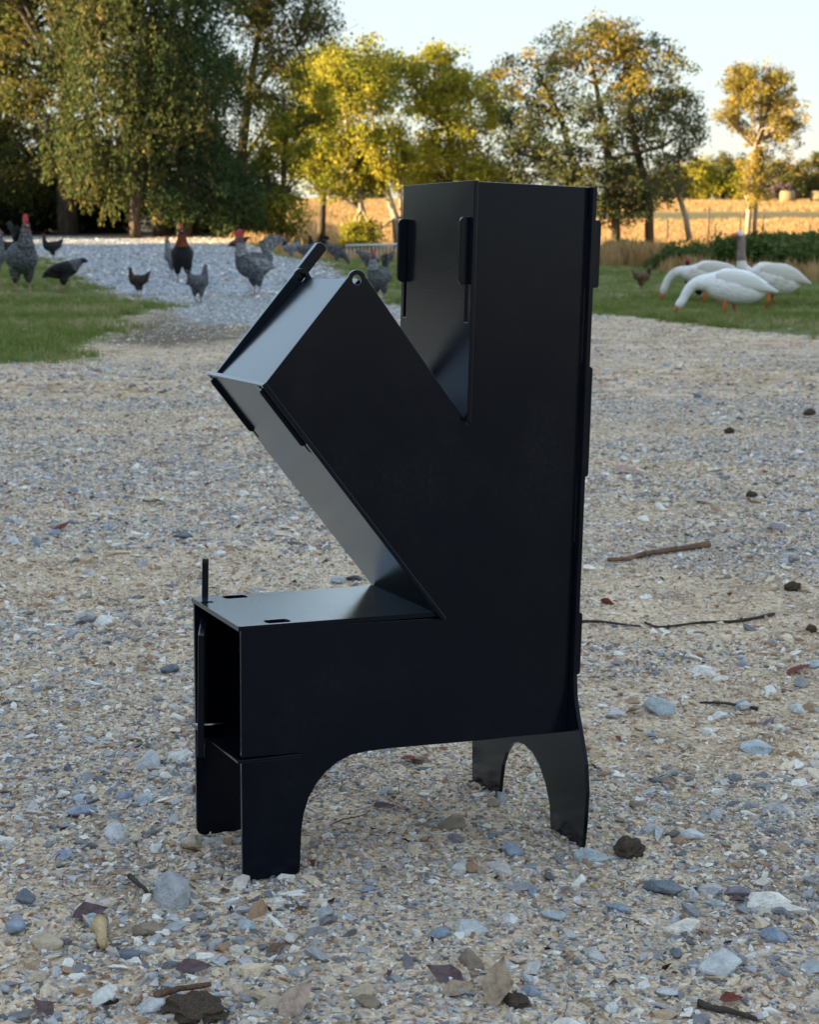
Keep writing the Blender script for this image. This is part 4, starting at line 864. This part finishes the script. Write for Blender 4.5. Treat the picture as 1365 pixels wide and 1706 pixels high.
def chicken(name, loc, heading, h, body, label, pose='up', rooster=False, neckm=None, tailm=None, legm=None, combs=1., face=True, cat='hen', group=None, wing=None):
    """heading: degrees, 0 faces +X; h: overall height in metres (model is .50)"""
    root = empty(name, loc, R(heading)); s = h / (.56 if rooster and pose == 'up' else .50); root.scale = (s, s, s); tag(root, label, cat, group)
    legm = legm or pinkleg
    if pose == 'up':
        if rooster:
            rows = [(-.17, .37, .012, .02), (-.15, .345, .045, .05), (-.09, .30, .090, .098), (.0, .27, .108, .118), (.08, .29, .096, .110), (.125, .36, .062, .066), (.135, .42, .045, .046), (.140, .47, .034, .034), (.150, .503, .029, .028), (.172, .506, .020, .020), (.184, .503, .008, .008)]
            hd_ = (.150, .505)
        else:
            rows = [(-.215, .375, .010, .02), (-.18, .345, .035, .04), (-.12, .29, .078, .078), (-.02, .255, .098, .098), (.07, .265, .086, .092), (.12, .32, .055, .060), (.135, .375, .037, .040), (.140, .425, .030, .030), (.150, .455, .027, .026), (.170, .458, .018, .018), (.180, .455, .008, .008)]
            hd_ = (.150, .457)
    elif pose == 'fwd':
        rows = [(-.24, .20, .012, .02), (-.19, .215, .04, .045), (-.11, .235, .080, .082), (0, .255, .100, .098), (.08, .285, .082, .085), (.14, .325, .052, .055), (.185, .35, .036, .038), (.215, .36, .030, .030), (.245, .355, .024, .023), (.262, .348, .012, .012)]
        hd_ = (.225, .36)
    else:  # pecking
        rows = [(-.20, .42, .010, .02), (-.17, .385, .04, .042), (-.12, .32, .080, .080), (-.03, .265, .100, .098), (.06, .225, .085, .088), (.12, .175, .055, .058), (.165, .12, .037, .040), (.19, .075, .030, .030), (.205, .048, .025, .024), (.214, .03, .010, .010)]
        hd_ = (.20, .055)
    loft('body', rows, body, root, 16, 4, jit=.03)
    if neckm:
        i0 = 5 if pose != 'fwd' else 4
        loft('neck_hackle', [(r[0], r[1], r[2] * 1.05 + .001, r[3] * 1.05 + .001) for r in rows[i0:-3]], neckm, root, 14, 4, jit=.05)
    for s_ in (-1, 1):
        wr = [(-.17, .245 + (.0 if pose == 'up' else .01), .010, .012, s_ * .055), (-.11, .265, .018, .045, s_ * .080), (-.02, .275, .022, .062, s_ * .088), (.06, .285, .018, .050, s_ * .078), (.09, .29, .006, .02, s_ * .066)]
        if pose == 'peck': wr = [(a, b_ + .03 - a * .35, c, d, e) for a, b_, c, d, e in wr]
        loft('wing', wr, wing or body, root, 10, 3, jit=.05)
    # tail feathers
    tm = tailm or body; mb = MB()
    bx, bz = rows[1][0], rows[1][1]
    if rooster:
        for i in range(20):
            a = R(random.uniform(58, 125)); L = random.uniform(.16, .27); y = random.uniform(-.035, .035)
            c0 = np.array([bx + .03, y * .6, bz - .01]); c1 = c0 + L * .6 * np.array([math.cos(a) * .8 - .1, y, math.sin(a)]); c2 = c0 + L * np.array([-.55 + math.cos(a) * .6, y * 1.5, .62 * math.sin(a) + .10]); 
            wv_ = np.array([.016, 0, .016])
            pts_ = [c0, (c0 + c1) / 2 + [0, 0, .01], c1, (c1 + c2) / 2 + [-.012, 0, .018], c2]
            V = []; 
            for q, p_ in enumerate(pts_):
                ww = [.012, .028, .034, .026, .004][q]; V += [p_ + [ww * .7, .003, ww * .5], p_ - [ww * .7, .003, ww * .5]]
            mb.add(V, [(2 * q, 2 * q + 1, 2 * q + 3, 2 * q + 2) for q in range(4)])
    else:
        up = .10 if pose != 'fwd' else .0
        for i in range(9):
            y = (i - 4) * .009; L = .10 - abs(i - 4) * .006; c0 = np.array([bx + .04, y * .5, bz - .012]); dr = np.array([-.75, y * 3, .62 if pose != 'fwd' else -.18]); c2 = c0 + dr * L * 1.5
            V = [c0 + [0, .002, .016], c0 - [0, .002, .016], (c0 + c2) / 2 - [0, .002, .024], c2 - [0, 0, .006], c2 + [0, 0, .010], (c0 + c2) / 2 + [0, .002, .022]]
            mb.add(V, [(0, 1, 2, 5), (5, 2, 3, 4)])
    mb.build('tail', tm, root)
    ang = {'up': 0, 'fwd': -.2, 'peck': -1.2}[pose]; ca, sa = math.cos(ang), math.sin(ang)
    if combs > 0: comb(root, hd_[0] + sa * -.018 * 1, hd_[1] + .02 * ca, combs, ang)
    bk = MB(); fx, fz = hd_[0] + ca * .024, hd_[1] + sa * .024
    bk.tube([(fx, 0, fz), (fx + ca * .018, 0, fz + sa * .018 - .002), (fx + ca * .03, 0, fz + sa * .03 - .007)], [.011, .008, .002], 7); bk.build('beak', hornm, root, True)
    if face and combs > .5:
        for s_ in (-1, 1):
            ball('face', (hd_[0] + .006 * ca, s_ * .014, hd_[1] - .003), .016, red, root, (1.1, .75, 1.0))
            ball('wattle', (hd_[0] + .012 * ca + .028 * sa, s_ * .009, hd_[1] - .034 * ca), .014 * combs, red, root, (.75, .45, 1.45))
    for s_ in (-1, 1): ball('eye', (hd_[0] + .006 * ca, s_ * (.027 if combs > .5 else .025), hd_[1] + .006), .0042, eyem, root)
    # thighs and shanks
    for s_ in (-1, 1): loft('thigh', [(-.01, .24, .045, .05, s_ * .05), (-.012, .18, .046, .052, s_ * .05), (-.016, .13, .036, .040, s_ * .048), (-.020, .085, .014, .016, s_ * .05)], body, root, 10, 3)
    legs(root, -.005, .12, .05, legm, .0058, .018, .05)
    return root
def at(u, v): p_ = gp(u, v); return (p_[0], p_[1], p_[2] + .001)
def hpx(u, v, px): p_ = gp(u, v); return px / F * np.linalg.norm(p_ - [0, 0, HC])
C = chicken
C('rooster', at(38, 491), -62, hpx(38, 491, 122), FM['grey'], 'large grey rooster with bright red comb standing on the grass patch', 'up', True, FM['grey'], FM['dark'], cat='rooster', combs=1.25)
C('hen', at(-14, 478), 70, hpx(-14, 478, 92), FM['grey'], 'grey hen half out of view behind the large grey rooster', 'up', False, None, FM['dark'], combs=.4)
C('hen', at(20, 438), 40, hpx(20, 438, 48), FM['dark'], 'small dark hen far behind the large grey rooster on the drive', 'up', False, combs=.4)
C('hen', at(86, 433), 205, hpx(86, 433, 42), FM['dark'], 'small dark hen alone on the far gravel drive below the woods', 'up', False, combs=.5)
C('hen', at(108, 487), 18, hpx(108, 487, 70), FM['dark'], 'charcoal hen leaning forward at the edge of the grass patch', 'fwd', False, FM['grey'], combs=.25, wing=FM['black'])
C('hen', at(230, 493), 160, hpx(230, 493, 48), FM['mottle'], 'small blackish brown hen walking on the gravel drive', 'up', False, combs=0, wing=FM['mottle'])
C('hen', at(290, 462), 245, hpx(290, 462, 66), FM['pale'], 'pale grey hen half hidden behind the rust-necked rooster', 'up', False, combs=.7)
C('rooster', at(304, 472), -82, hpx(304, 472, 94), FM['black'], 'black rooster with rust-red neck facing the yard', 'up', True, FM['rust'], FM['black'], cat='rooster', combs=1.05, wing=FM['mottle'])
C('hen', at(331, 505), 60, hpx(331, 505, 65), FM['grey'], 'small slate grey hen facing away beside the rust-necked rooster', 'up', False, combs=.2, legm=darkleg)
C('rooster', at(424, 493), 215, hpx(424, 493, 103), FM['grey'], 'barred grey rooster with big red comb and raised tail above the hopper lid', 'up', True, FM['pale'], FM['pale'], cat='rooster', combs=1.35, wing=FM['pale'])
C('hen', at(398, 423), 15, hpx(398, 423, 36), FM['mottle'], 'brown hen behind the barred grey rooster near the woods', 'fwd', False, combs=0, wing=FM['brown'])
C('hen', at(484, 434), 195, hpx(484, 434, 40), FM['pale'], 'pale-breasted grey hen with red comb on the far grass', 'up', False, FM['dark'], combs=.9)
C('hen', at(508, 437), 175, hpx(508, 437, 40), FM['grey'], 'grey hen with whitish head on the far grass', 'up', False, FM['pale'], combs=0)
C('rooster', at(528, 436), 175, hpx(528, 436, 44), FM['black'], 'black rooster with raised tail behind the hopper lever', 'up', True, FM['black'], FM['black'], cat='rooster', combs=.6)
C('hen', at(562, 443), 5, hpx(562, 443, 46), FM['grey'], 'grey hen pecking beside the panel fence', 'peck', False, combs=0)
C('hen', at(612, 452), 150, hpx(612, 452, 44), FM['grey'], 'dark grey hen behind the rooster beside the chimney', 'fwd', False, combs=0)
C('rooster', at(632, 503), 240, hpx(632, 503, 84), FM['grey'], 'grey rooster between hopper and chimney walking on the drive edge', 'up', True, FM['pale'], FM['grey'], cat='rooster', combs=.9)
C('hen', at(1070, 484), 20, hpx(1070, 484, 42), FM['brown'], 'buff brown hen on the lawn apart from the geese', 'up', False, FM['mottle'], FM['pale'], combs=.2)
C('rooster', at(1162, 502), 185, hpx(1162, 502, 68), FM['black'], 'black rooster with red comb half hidden behind the geese', 'up', True, FM['black'], FM['black'], cat='rooster', combs=.9)

def goose(loc, heading, scale, rows, hd_, ang, body, label, neckm=None, legx=0., legz=.17, wingm=None, nk=None):
    root = empty('goose', loc, R(heading)); root.scale = (scale,) * 3; tag(root, label, 'goose', 'geese on the lawn')
    loft('body', rows, body, root, 18, 5, jit=.015)
    if neckm: loft('neck_plumage', [(r[0], r[1], r[2] * 1.05 + .001, r[3] * 1.05 + .001) for r in nk], neckm, root, 14, 5)
    for s in (-1, 1):
        loft('wing', [(-.42, .225, .005, .008, s * .03), (-.31, .262, .022, .040, s * .075), (-.15, .315, .030, .085, s * .112), (.03, .34, .028, .088, s * .114), (.13, .335, .010, .048, s * .094)], wingm or body, root, 12, 4, jit=.03)
    mb = MB()
    for i in range(7):
        y = (i - 3) * .018; V = [(-.27, y - .012, .30), (-.27, y + .012, .305), (-.41 + abs(i - 3) * .01, y * 1.3 + .010, .30), (-.42 + abs(i - 3) * .01, y * 1.3 - .010, .295)]; mb.add(V, [(0, 1, 2, 3)])
    mb.build('tail', body, root)
    ca, sa = math.cos(ang), math.sin(ang); bk = MB()
    fx, fz = hd_; bk.tube([(fx, 0, fz), (fx + ca * .035, 0, fz + sa * .035), (fx + ca * .06, 0, fz + sa * .06), (fx + ca * .068, 0, fz + sa * .068)], [.024, .019, .013, .004], 9); bk.build('bill', orange, root, True)
    for s in (-1, 1):
        ball('eye', (fx - ca * .025 - sa * .012, s * .026, fz - sa * .025 + ca * .012), .0055, eyem, root)
        mb = MB(); fx2 = legx + s * .07
        mb.tube([(legx + s * .045, s * .06, legz + .04), (legx + s * .045, s * .06, legz * .5), (fx2, s * .06, .012)], [.028, .014, .012], 8)
        V = [(fx2 - .015, s * .06, .016), (fx2 + .075, s * .06 - .04, .004), (fx2 + .085, s * .06, .006), (fx2 + .075, s * .06 + .04, .004), (fx2 - .015, s * .06, .002)]
        mb.add(V, [(0, 1, 2), (0, 2, 3), (4, 2, 1), (4, 3, 2)]); mb.build('leg', orange, root, True)
    return root
body_rows = [(-.36, .265, .012, .012), (-.30, .26, .065, .068), (-.20, .255, .12, .130), (-.05, .262, .15, .152), (.10, .282, .135, .135), (.20, .30, .085, .085)]
gz_rows = body_rows + [(.285, .295, .056, .060), (.345, .262, .044, .048), (.385, .205, .039, .042), (.41, .155, .037, .039), (.435, .118, .038, .040), (.455, .092, .030, .030), (.463, .08, .014, .014)]
goose(at(1215, 528), 172, .93 * hpx(1215, 528, 78) / .40, gz_rows, (.452, .096), -1.05, FM['white'], 'pure white goose grazing with its bill in the grass', wingm=WINGW)
gz2 = body_rows + [(.29, .315, .055, .058), (.35, .30, .044, .046), (.40, .25, .038, .040), (.43, .19, .036, .037), (.448, .145, .035, .036), (.455, .115, .025, .025), (.458, .10, .012, .012)]
goose(at(1182, 508), 176, .95 * hpx(1182, 508, 70) / .40, gz2, (.455, .12), -1.35, FM['buffgrey'], 'buff-grey goose with lowered head behind the white goose', wingm=WINGB)
gz3 = body_rows + [(.27, .37, .060, .062), (.29, .45, .043, .043), (.292, .54, .036, .037), (.292, .63, .034, .034), (.305, .685, .036, .036), (.335, .70, .030, .028), (.35, .695, .014, .014)]
goose(at(1280, 512), 190, .95 * hpx(1280, 512, 127) / .72, gz3, (.342, .692), -.2, FM['buffgrey'], 'tall goose with upright brown neck looking towards the field', FM['neck'], nk=gz3[7:-2], legx=-.02, wingm=WINGB)

# ================================================================== SMALL THINGS ON THE GROUND
woodm = bark('stick_brown', (.09, .05, .035), (.22, .13, .09)); twigm = bark('twig_dark', (.025, .02, .018), (.08, .065, .055)); tanw = bark('wood_tan', (.34, .24, .12), (.55, .42, .24))
def stick(name, px, r, m, label, cat='stick', lift=.4, knots=()):
    pts_ = [gp(u, v) for u, v in px]; P_ = crs(pts_, 4); n_ = len(P_)
    P_ = P_ + np.array([[random.gauss(0, r * .18), random.gauss(0, r * .18), r * lift] for _ in range(n_)])
    rad = [r * (1 - .45 * i / n_) * random.uniform(.88, 1.12) for i in range(n_)]
    b0 = P_[0].copy(); mb = MB(); mb.tube(P_ - b0, rad, 9)
    for (i, d) in knots: mb.tube([P_[i] - b0, P_[i] - b0 + np.array(d) * .5, P_[i] - b0 + np.array(d)], [rad[i] * .6, rad[i] * .45, rad[i] * .2], 6)
    o = mb.build(name, m, None, True); o.location = b0; tag(o, label, cat); return o
stick('stick', [(1182, 912), (1130, 920), (1075, 928), (1045, 936), (1012, 938)], .0085, woodm, 'thick reddish brown stick lying right of the stove', lift=1.0, knots=[(8, (.0, -.02, .006))])
stick('twig', [(1290, 1026), (1230, 1038), (1170, 1040), (1100, 1048), (1075, 1040)], .0036, twigm, 'long thin curved grey twig lying right of the stove', 'twig', 1.2)
stick('twig', [(962, 1038), (1000, 1038), (1040, 1043), (1068, 1046)], .0030, twigm, 'thin grey twig ending at the stove rear hooks', 'twig', 1.2)
stick('twig', [(1262, 1186), (1230, 1180), (1200, 1176), (1165, 1176)], .0034, twigm, 'short black twig arched on the gravel', 'twig', 1.8)
stick('twig', [(1160, 1678), (1190, 1688), (1225, 1694), (1262, 1706)], .0045, twigm, 'dark crooked twig in the straw bits', 'twig', 1.2)
stick('twig', [(215, 1470), (245, 1497)], .0036, twigm, 'short dark twig leaning on the large grey stone', 'twig', 2.5)
stick('wood_chip', [(160, 1545), (170, 1582)], .0095, tanw, 'short tan broken piece of wood among grey stones', 'wood chip', .8)
stick('stick', [(258, 1678), (300, 1668), (352, 1660)], .0045, woodm, 'reddish brown bark sliver lying on the dark bark chunk', 'stick', 3.2)
stick('twig', [(1012, 1702), (960, 1660), (1140, 1650)][:2], .0012, tanw, 'thin pale straw stalk lying on the gravel', 'twig', 2)
clodm, t, b = mat('dark_clod', (.05, .038, .03), .95, .05); nz = noise(t, 30, 5); r = ramp(t, [(.3, (.025, .02, .016)), (.7, (.10, .075, .055))], nz.outputs[0]); t.links.new(r.outputs[0], b.inputs['Base Color'])
def clod(u, v, px, label, cat='clod', fl=.65, name='dirt_clod', m=clodm):
    p_ = gp(u, v); s = px / F * np.linalg.norm(p_ - [0, 0, HC]) * .5; bm = bmesh.new(); bmesh.ops.create_icosphere(bm, subdivisions=3, radius=1)
    ph = random.uniform(0, 9)
    for v_ in bm.verts:
        c = v_.co; k_ = 1 + .22 * math.sin(c.x * 4 + ph) * math.cos(c.y * 5 + ph) + .12 * math.sin(c.z * 9 + c.x * 7 + ph) + random.uniform(-.06, .06); v_.co = Vector((c.x * k_, c.y * k_ * .8, c.z * k_ * fl))
    me = bpy.data.meshes.new(name); bm.to_mesh(me); bm.free(); me.materials.append(m); o = bpy.data.objects.new(name, me); link(o)
    o.scale = (s, s, s); o.location = (p_[0], p_[1], p_[2] + s * fl * .55); o.rotation_euler = (0, 0, random.uniform(0, 6)); tag(o, label, cat); return o
clod(1047, 1425, 54, 'crumbly dark dirt clod beside the rear leg of the stove')
clod(1320, 983, 28, 'round dark clod on pale gravel at the twig level'); clod(1349, 692, 20, 'small dark clod on the far side of the yard'); clod(1216, 722, 16, 'tiny brown clod in the wheel track', fl=.8)
clod(1252, 828, 18, 'small dark brown clod above the thick stick'); clod(1352, 1052, 20, 'brown clod near the end of the long twig')
clod(325, 1690, 100, 'flaking dark bark chunk on the gravel', 'bark', .38, 'bark_chunk'); clod(860, 1672, 46, 'dark curled bark piece under the folded tan leaf', 'bark', .4, 'bark_chunk')
chalk, _, _ = mat('white_scrap', (.75, .76, .76), .8, .2)
clod(44, 553, 18, 'white scrap lying in the grass patch', 'scrap', .4, 'white_scrap', chalk); clod(1104, 526, 9, 'white scrap in front of the white goose bill', 'scrap', .6, 'white_scrap', chalk)
clod(1272, 537, 7, 'tiny white scrap in the lawn below the geese', 'scrap', .6, 'white_scrap', chalk); clod(1317, 549, 8, 'white scrap at the lawn edge beside yellow leaves', 'scrap', .4, 'white_scrap', chalk)
# fallen leaves
def fl_mat(name, c):
    m, t, b = mat(name, rough=.75, spec=.25); tc = N(t, 'ShaderNodeTexCoord'); nz = noise(t, 5, 5, .65, tc.outputs['Object'])
    r = ramp(t, [(.3, tuple(x * .5 for x in c)), (.55, c), (.8, tuple(x * 1.25 for x in c))], nz.outputs[0]); t.links.new(r.outputs[0], b.inputs['Base Color']); bump(t, b, nz.outputs[0], .08, .4); return m
LM = dict(tan=fl_mat('leaf_dry_tan', (.36, .27, .19)), pink=fl_mat('leaf_dry_pinkish', (.42, .31, .25)), brown=fl_mat('leaf_dry_brown', (.16, .10, .065)), purple=fl_mat('leaf_dry_purple', (.13, .085, .09)), red=fl_mat('leaf_dry_red', (.20, .06, .045)), yellow=fl_mat('leaf_dry_yellow', (.55, .30, .05)))
def make_leaf(k, seed, curl):
    rs = np.random.RandomState(seed); V = []; Fc = []; na_, nb_ = 9, 4
    for i in range(na_):
        a = i / (na_ - 1); wd = .25 * math.sin(math.pi * a ** .8) ** 1.05 * (1 + .05 * rs.randn()) + .004
        for j in range(-nb_, nb_ + 1):
            q = j / nb_; x = a - .5; y = wd * q
            V.append((x, y, .10 * wd * abs(q) ** .5 + curl * (.9 * y * y * 4 + .35 * (x * x)) + .02 * math.sin(9 * x + j) + .03 * abs(math.sin(a * 22)) * abs(q) * .6))
    M = 2 * nb_ + 1
    Fc = [(i * M + j, i * M + j + 1, (i + 1) * M + j + 1, (i + 1) * M + j) for i in range(na_ - 1) for j in range(M - 1)]
    me = bpy.data.meshes.new('fallen_leaf'); me.from_pydata(V, [], Fc); me.materials.append(LM[k]); me.polygons.foreach_set('use_smooth', [True] * len(me.polygons))
    return me
lcache = {}
def leaf(u, v, px, k, label, rz=None, curl=None, tilt=.25, group=None, xy=None, size=None, face=None):
    if xy is None: p_ = gp(u, v); size = px / F * np.linalg.norm(p_ - [0, 0, HC])
    else: p_ = np.array([*xy, H1(*xy)])
    key = (k, RS.randint(0, 3))
    if key not in lcache: lcache[key] = make_leaf(k, list(LM).index(k) * 7 + int(key[1]), [.12, .35, .6][key[1]])
    o = bpy.data.objects.new('fallen_leaf', lcache[key]); link(o); mdz = o.scale
    o.scale = (size,) * 3; o.location = (p_[0], p_[1], p_[2] + size * .07 + .004); o.rotation_euler = (RS.normal(0, tilt), RS.normal(0, tilt), RS.uniform(0, 6.28) if rz is None else rz)
    if face is not None:
        o.rotation_euler = (Matrix.Rotation(face, 3, 'X') @ Matrix.Rotation(rz, 3, 'Z')).to_euler(); o.location.z = p_[2] + size * .36 * abs(math.sin(face)) * max(abs(math.sin(rz)), .5) + .003
    tag(o, label, 'leaf', group); return o
leaf(493, 1686, 80, 'pink', 'pale pinkish dry leaf with a clear midrib standing tilted on the gravel', .9, face=.85)
leaf(828, 1662, 90, 'tan', 'folded tan leaf over a dark bark piece', 1.3, face=.7)
leaf(742, 1634, 72, 'purple', 'mauve brown veined leaf lying flat above two tan leaves', 2.6, face=.45)
leaf(765, 1655, 62, 'tan', 'long tan leaf lying flat beside the mauve leaf', .35, face=.35); leaf(150, 1530, 58, 'purple', 'purplish leaf among blue stones and the tan wood', .3, face=.5)
leaf(376, 1604, 34, 'tan', 'small pale tan leaf lying alone left of the purple leaf pair', .1, face=.3); leaf(462, 1587, 38, 'brown', 'small curled brown leaf in front of the arched leg', .5)
leaf(322, 1622, 58, 'purple', 'dark purple crumpled leaf in front of the bark chunk', .2); leaf(70, 1690, 52, 'purple', 'maroon leaf lying on dark stones', 2.4)
leaf(1218, 1672, 38, 'red', 'rust red leaf beside the crooked twig', .1, face=.5); leaf(1232, 1508, 34, 'purple', 'purple leaf under the rounded purple-grey stone', 0.)
leaf(992, 1480, 14, 'yellow', 'tiny bright yellow leaf scrap on the gravel', .5); leaf(690, 1272, 46, 'red', 'dark red leaf under the belly of the stove', .3)
leaf(640, 1350, 40, 'purple', 'purple-grey leaf between the front and rear legs', .3); leaf(1012, 1008, 26, 'red', 'dark red leaf under the thick stick', -.5, tilt=.4)
leaf(1330, 1122, 44, 'red', 'reddish brown leaf right of the black twig', .2); leaf(1060, 1190, 40, 'pink', 'pinkish tan leaf left of the black twig', -.6)
leaf(100, 885, 34, 'red', 'dark rusty leaf on the heap of blue stones', .3, tilt=.5); leaf(268, 840, 26, 'brown', 'brown leaf beside the tan stone left of the hopper', .1)
leaf(1045, 790, 50, 'pink', 'pale reddish leaf behind the chimney hooks', -.3)
pts = region(140, 1.6, 8.5, .3); g = masks(pts[:, 0], pts[:, 1])[0]; pts = pts[g < .2][:95]; ks = ['brown', 'tan', 'purple', 'red', 'brown', 'pink']
LW = dict(brown='small dry brown leaf scrap lying on the yard gravel', tan='small dry tan leaf scrap lying on the yard gravel', purple='small dull purple leaf scrap lying on the yard gravel', red='small dark red leaf scrap lying on the yard gravel', pink='small pinkish leaf scrap lying on the yard gravel')
for q in pts:
    k = ks[RS.randint(len(ks))]; leaf(0, 0, 0, k, LW[k], None, None, .3, k + ' leaf scraps on the yard', tuple(q), RS.uniform(.014, .032))
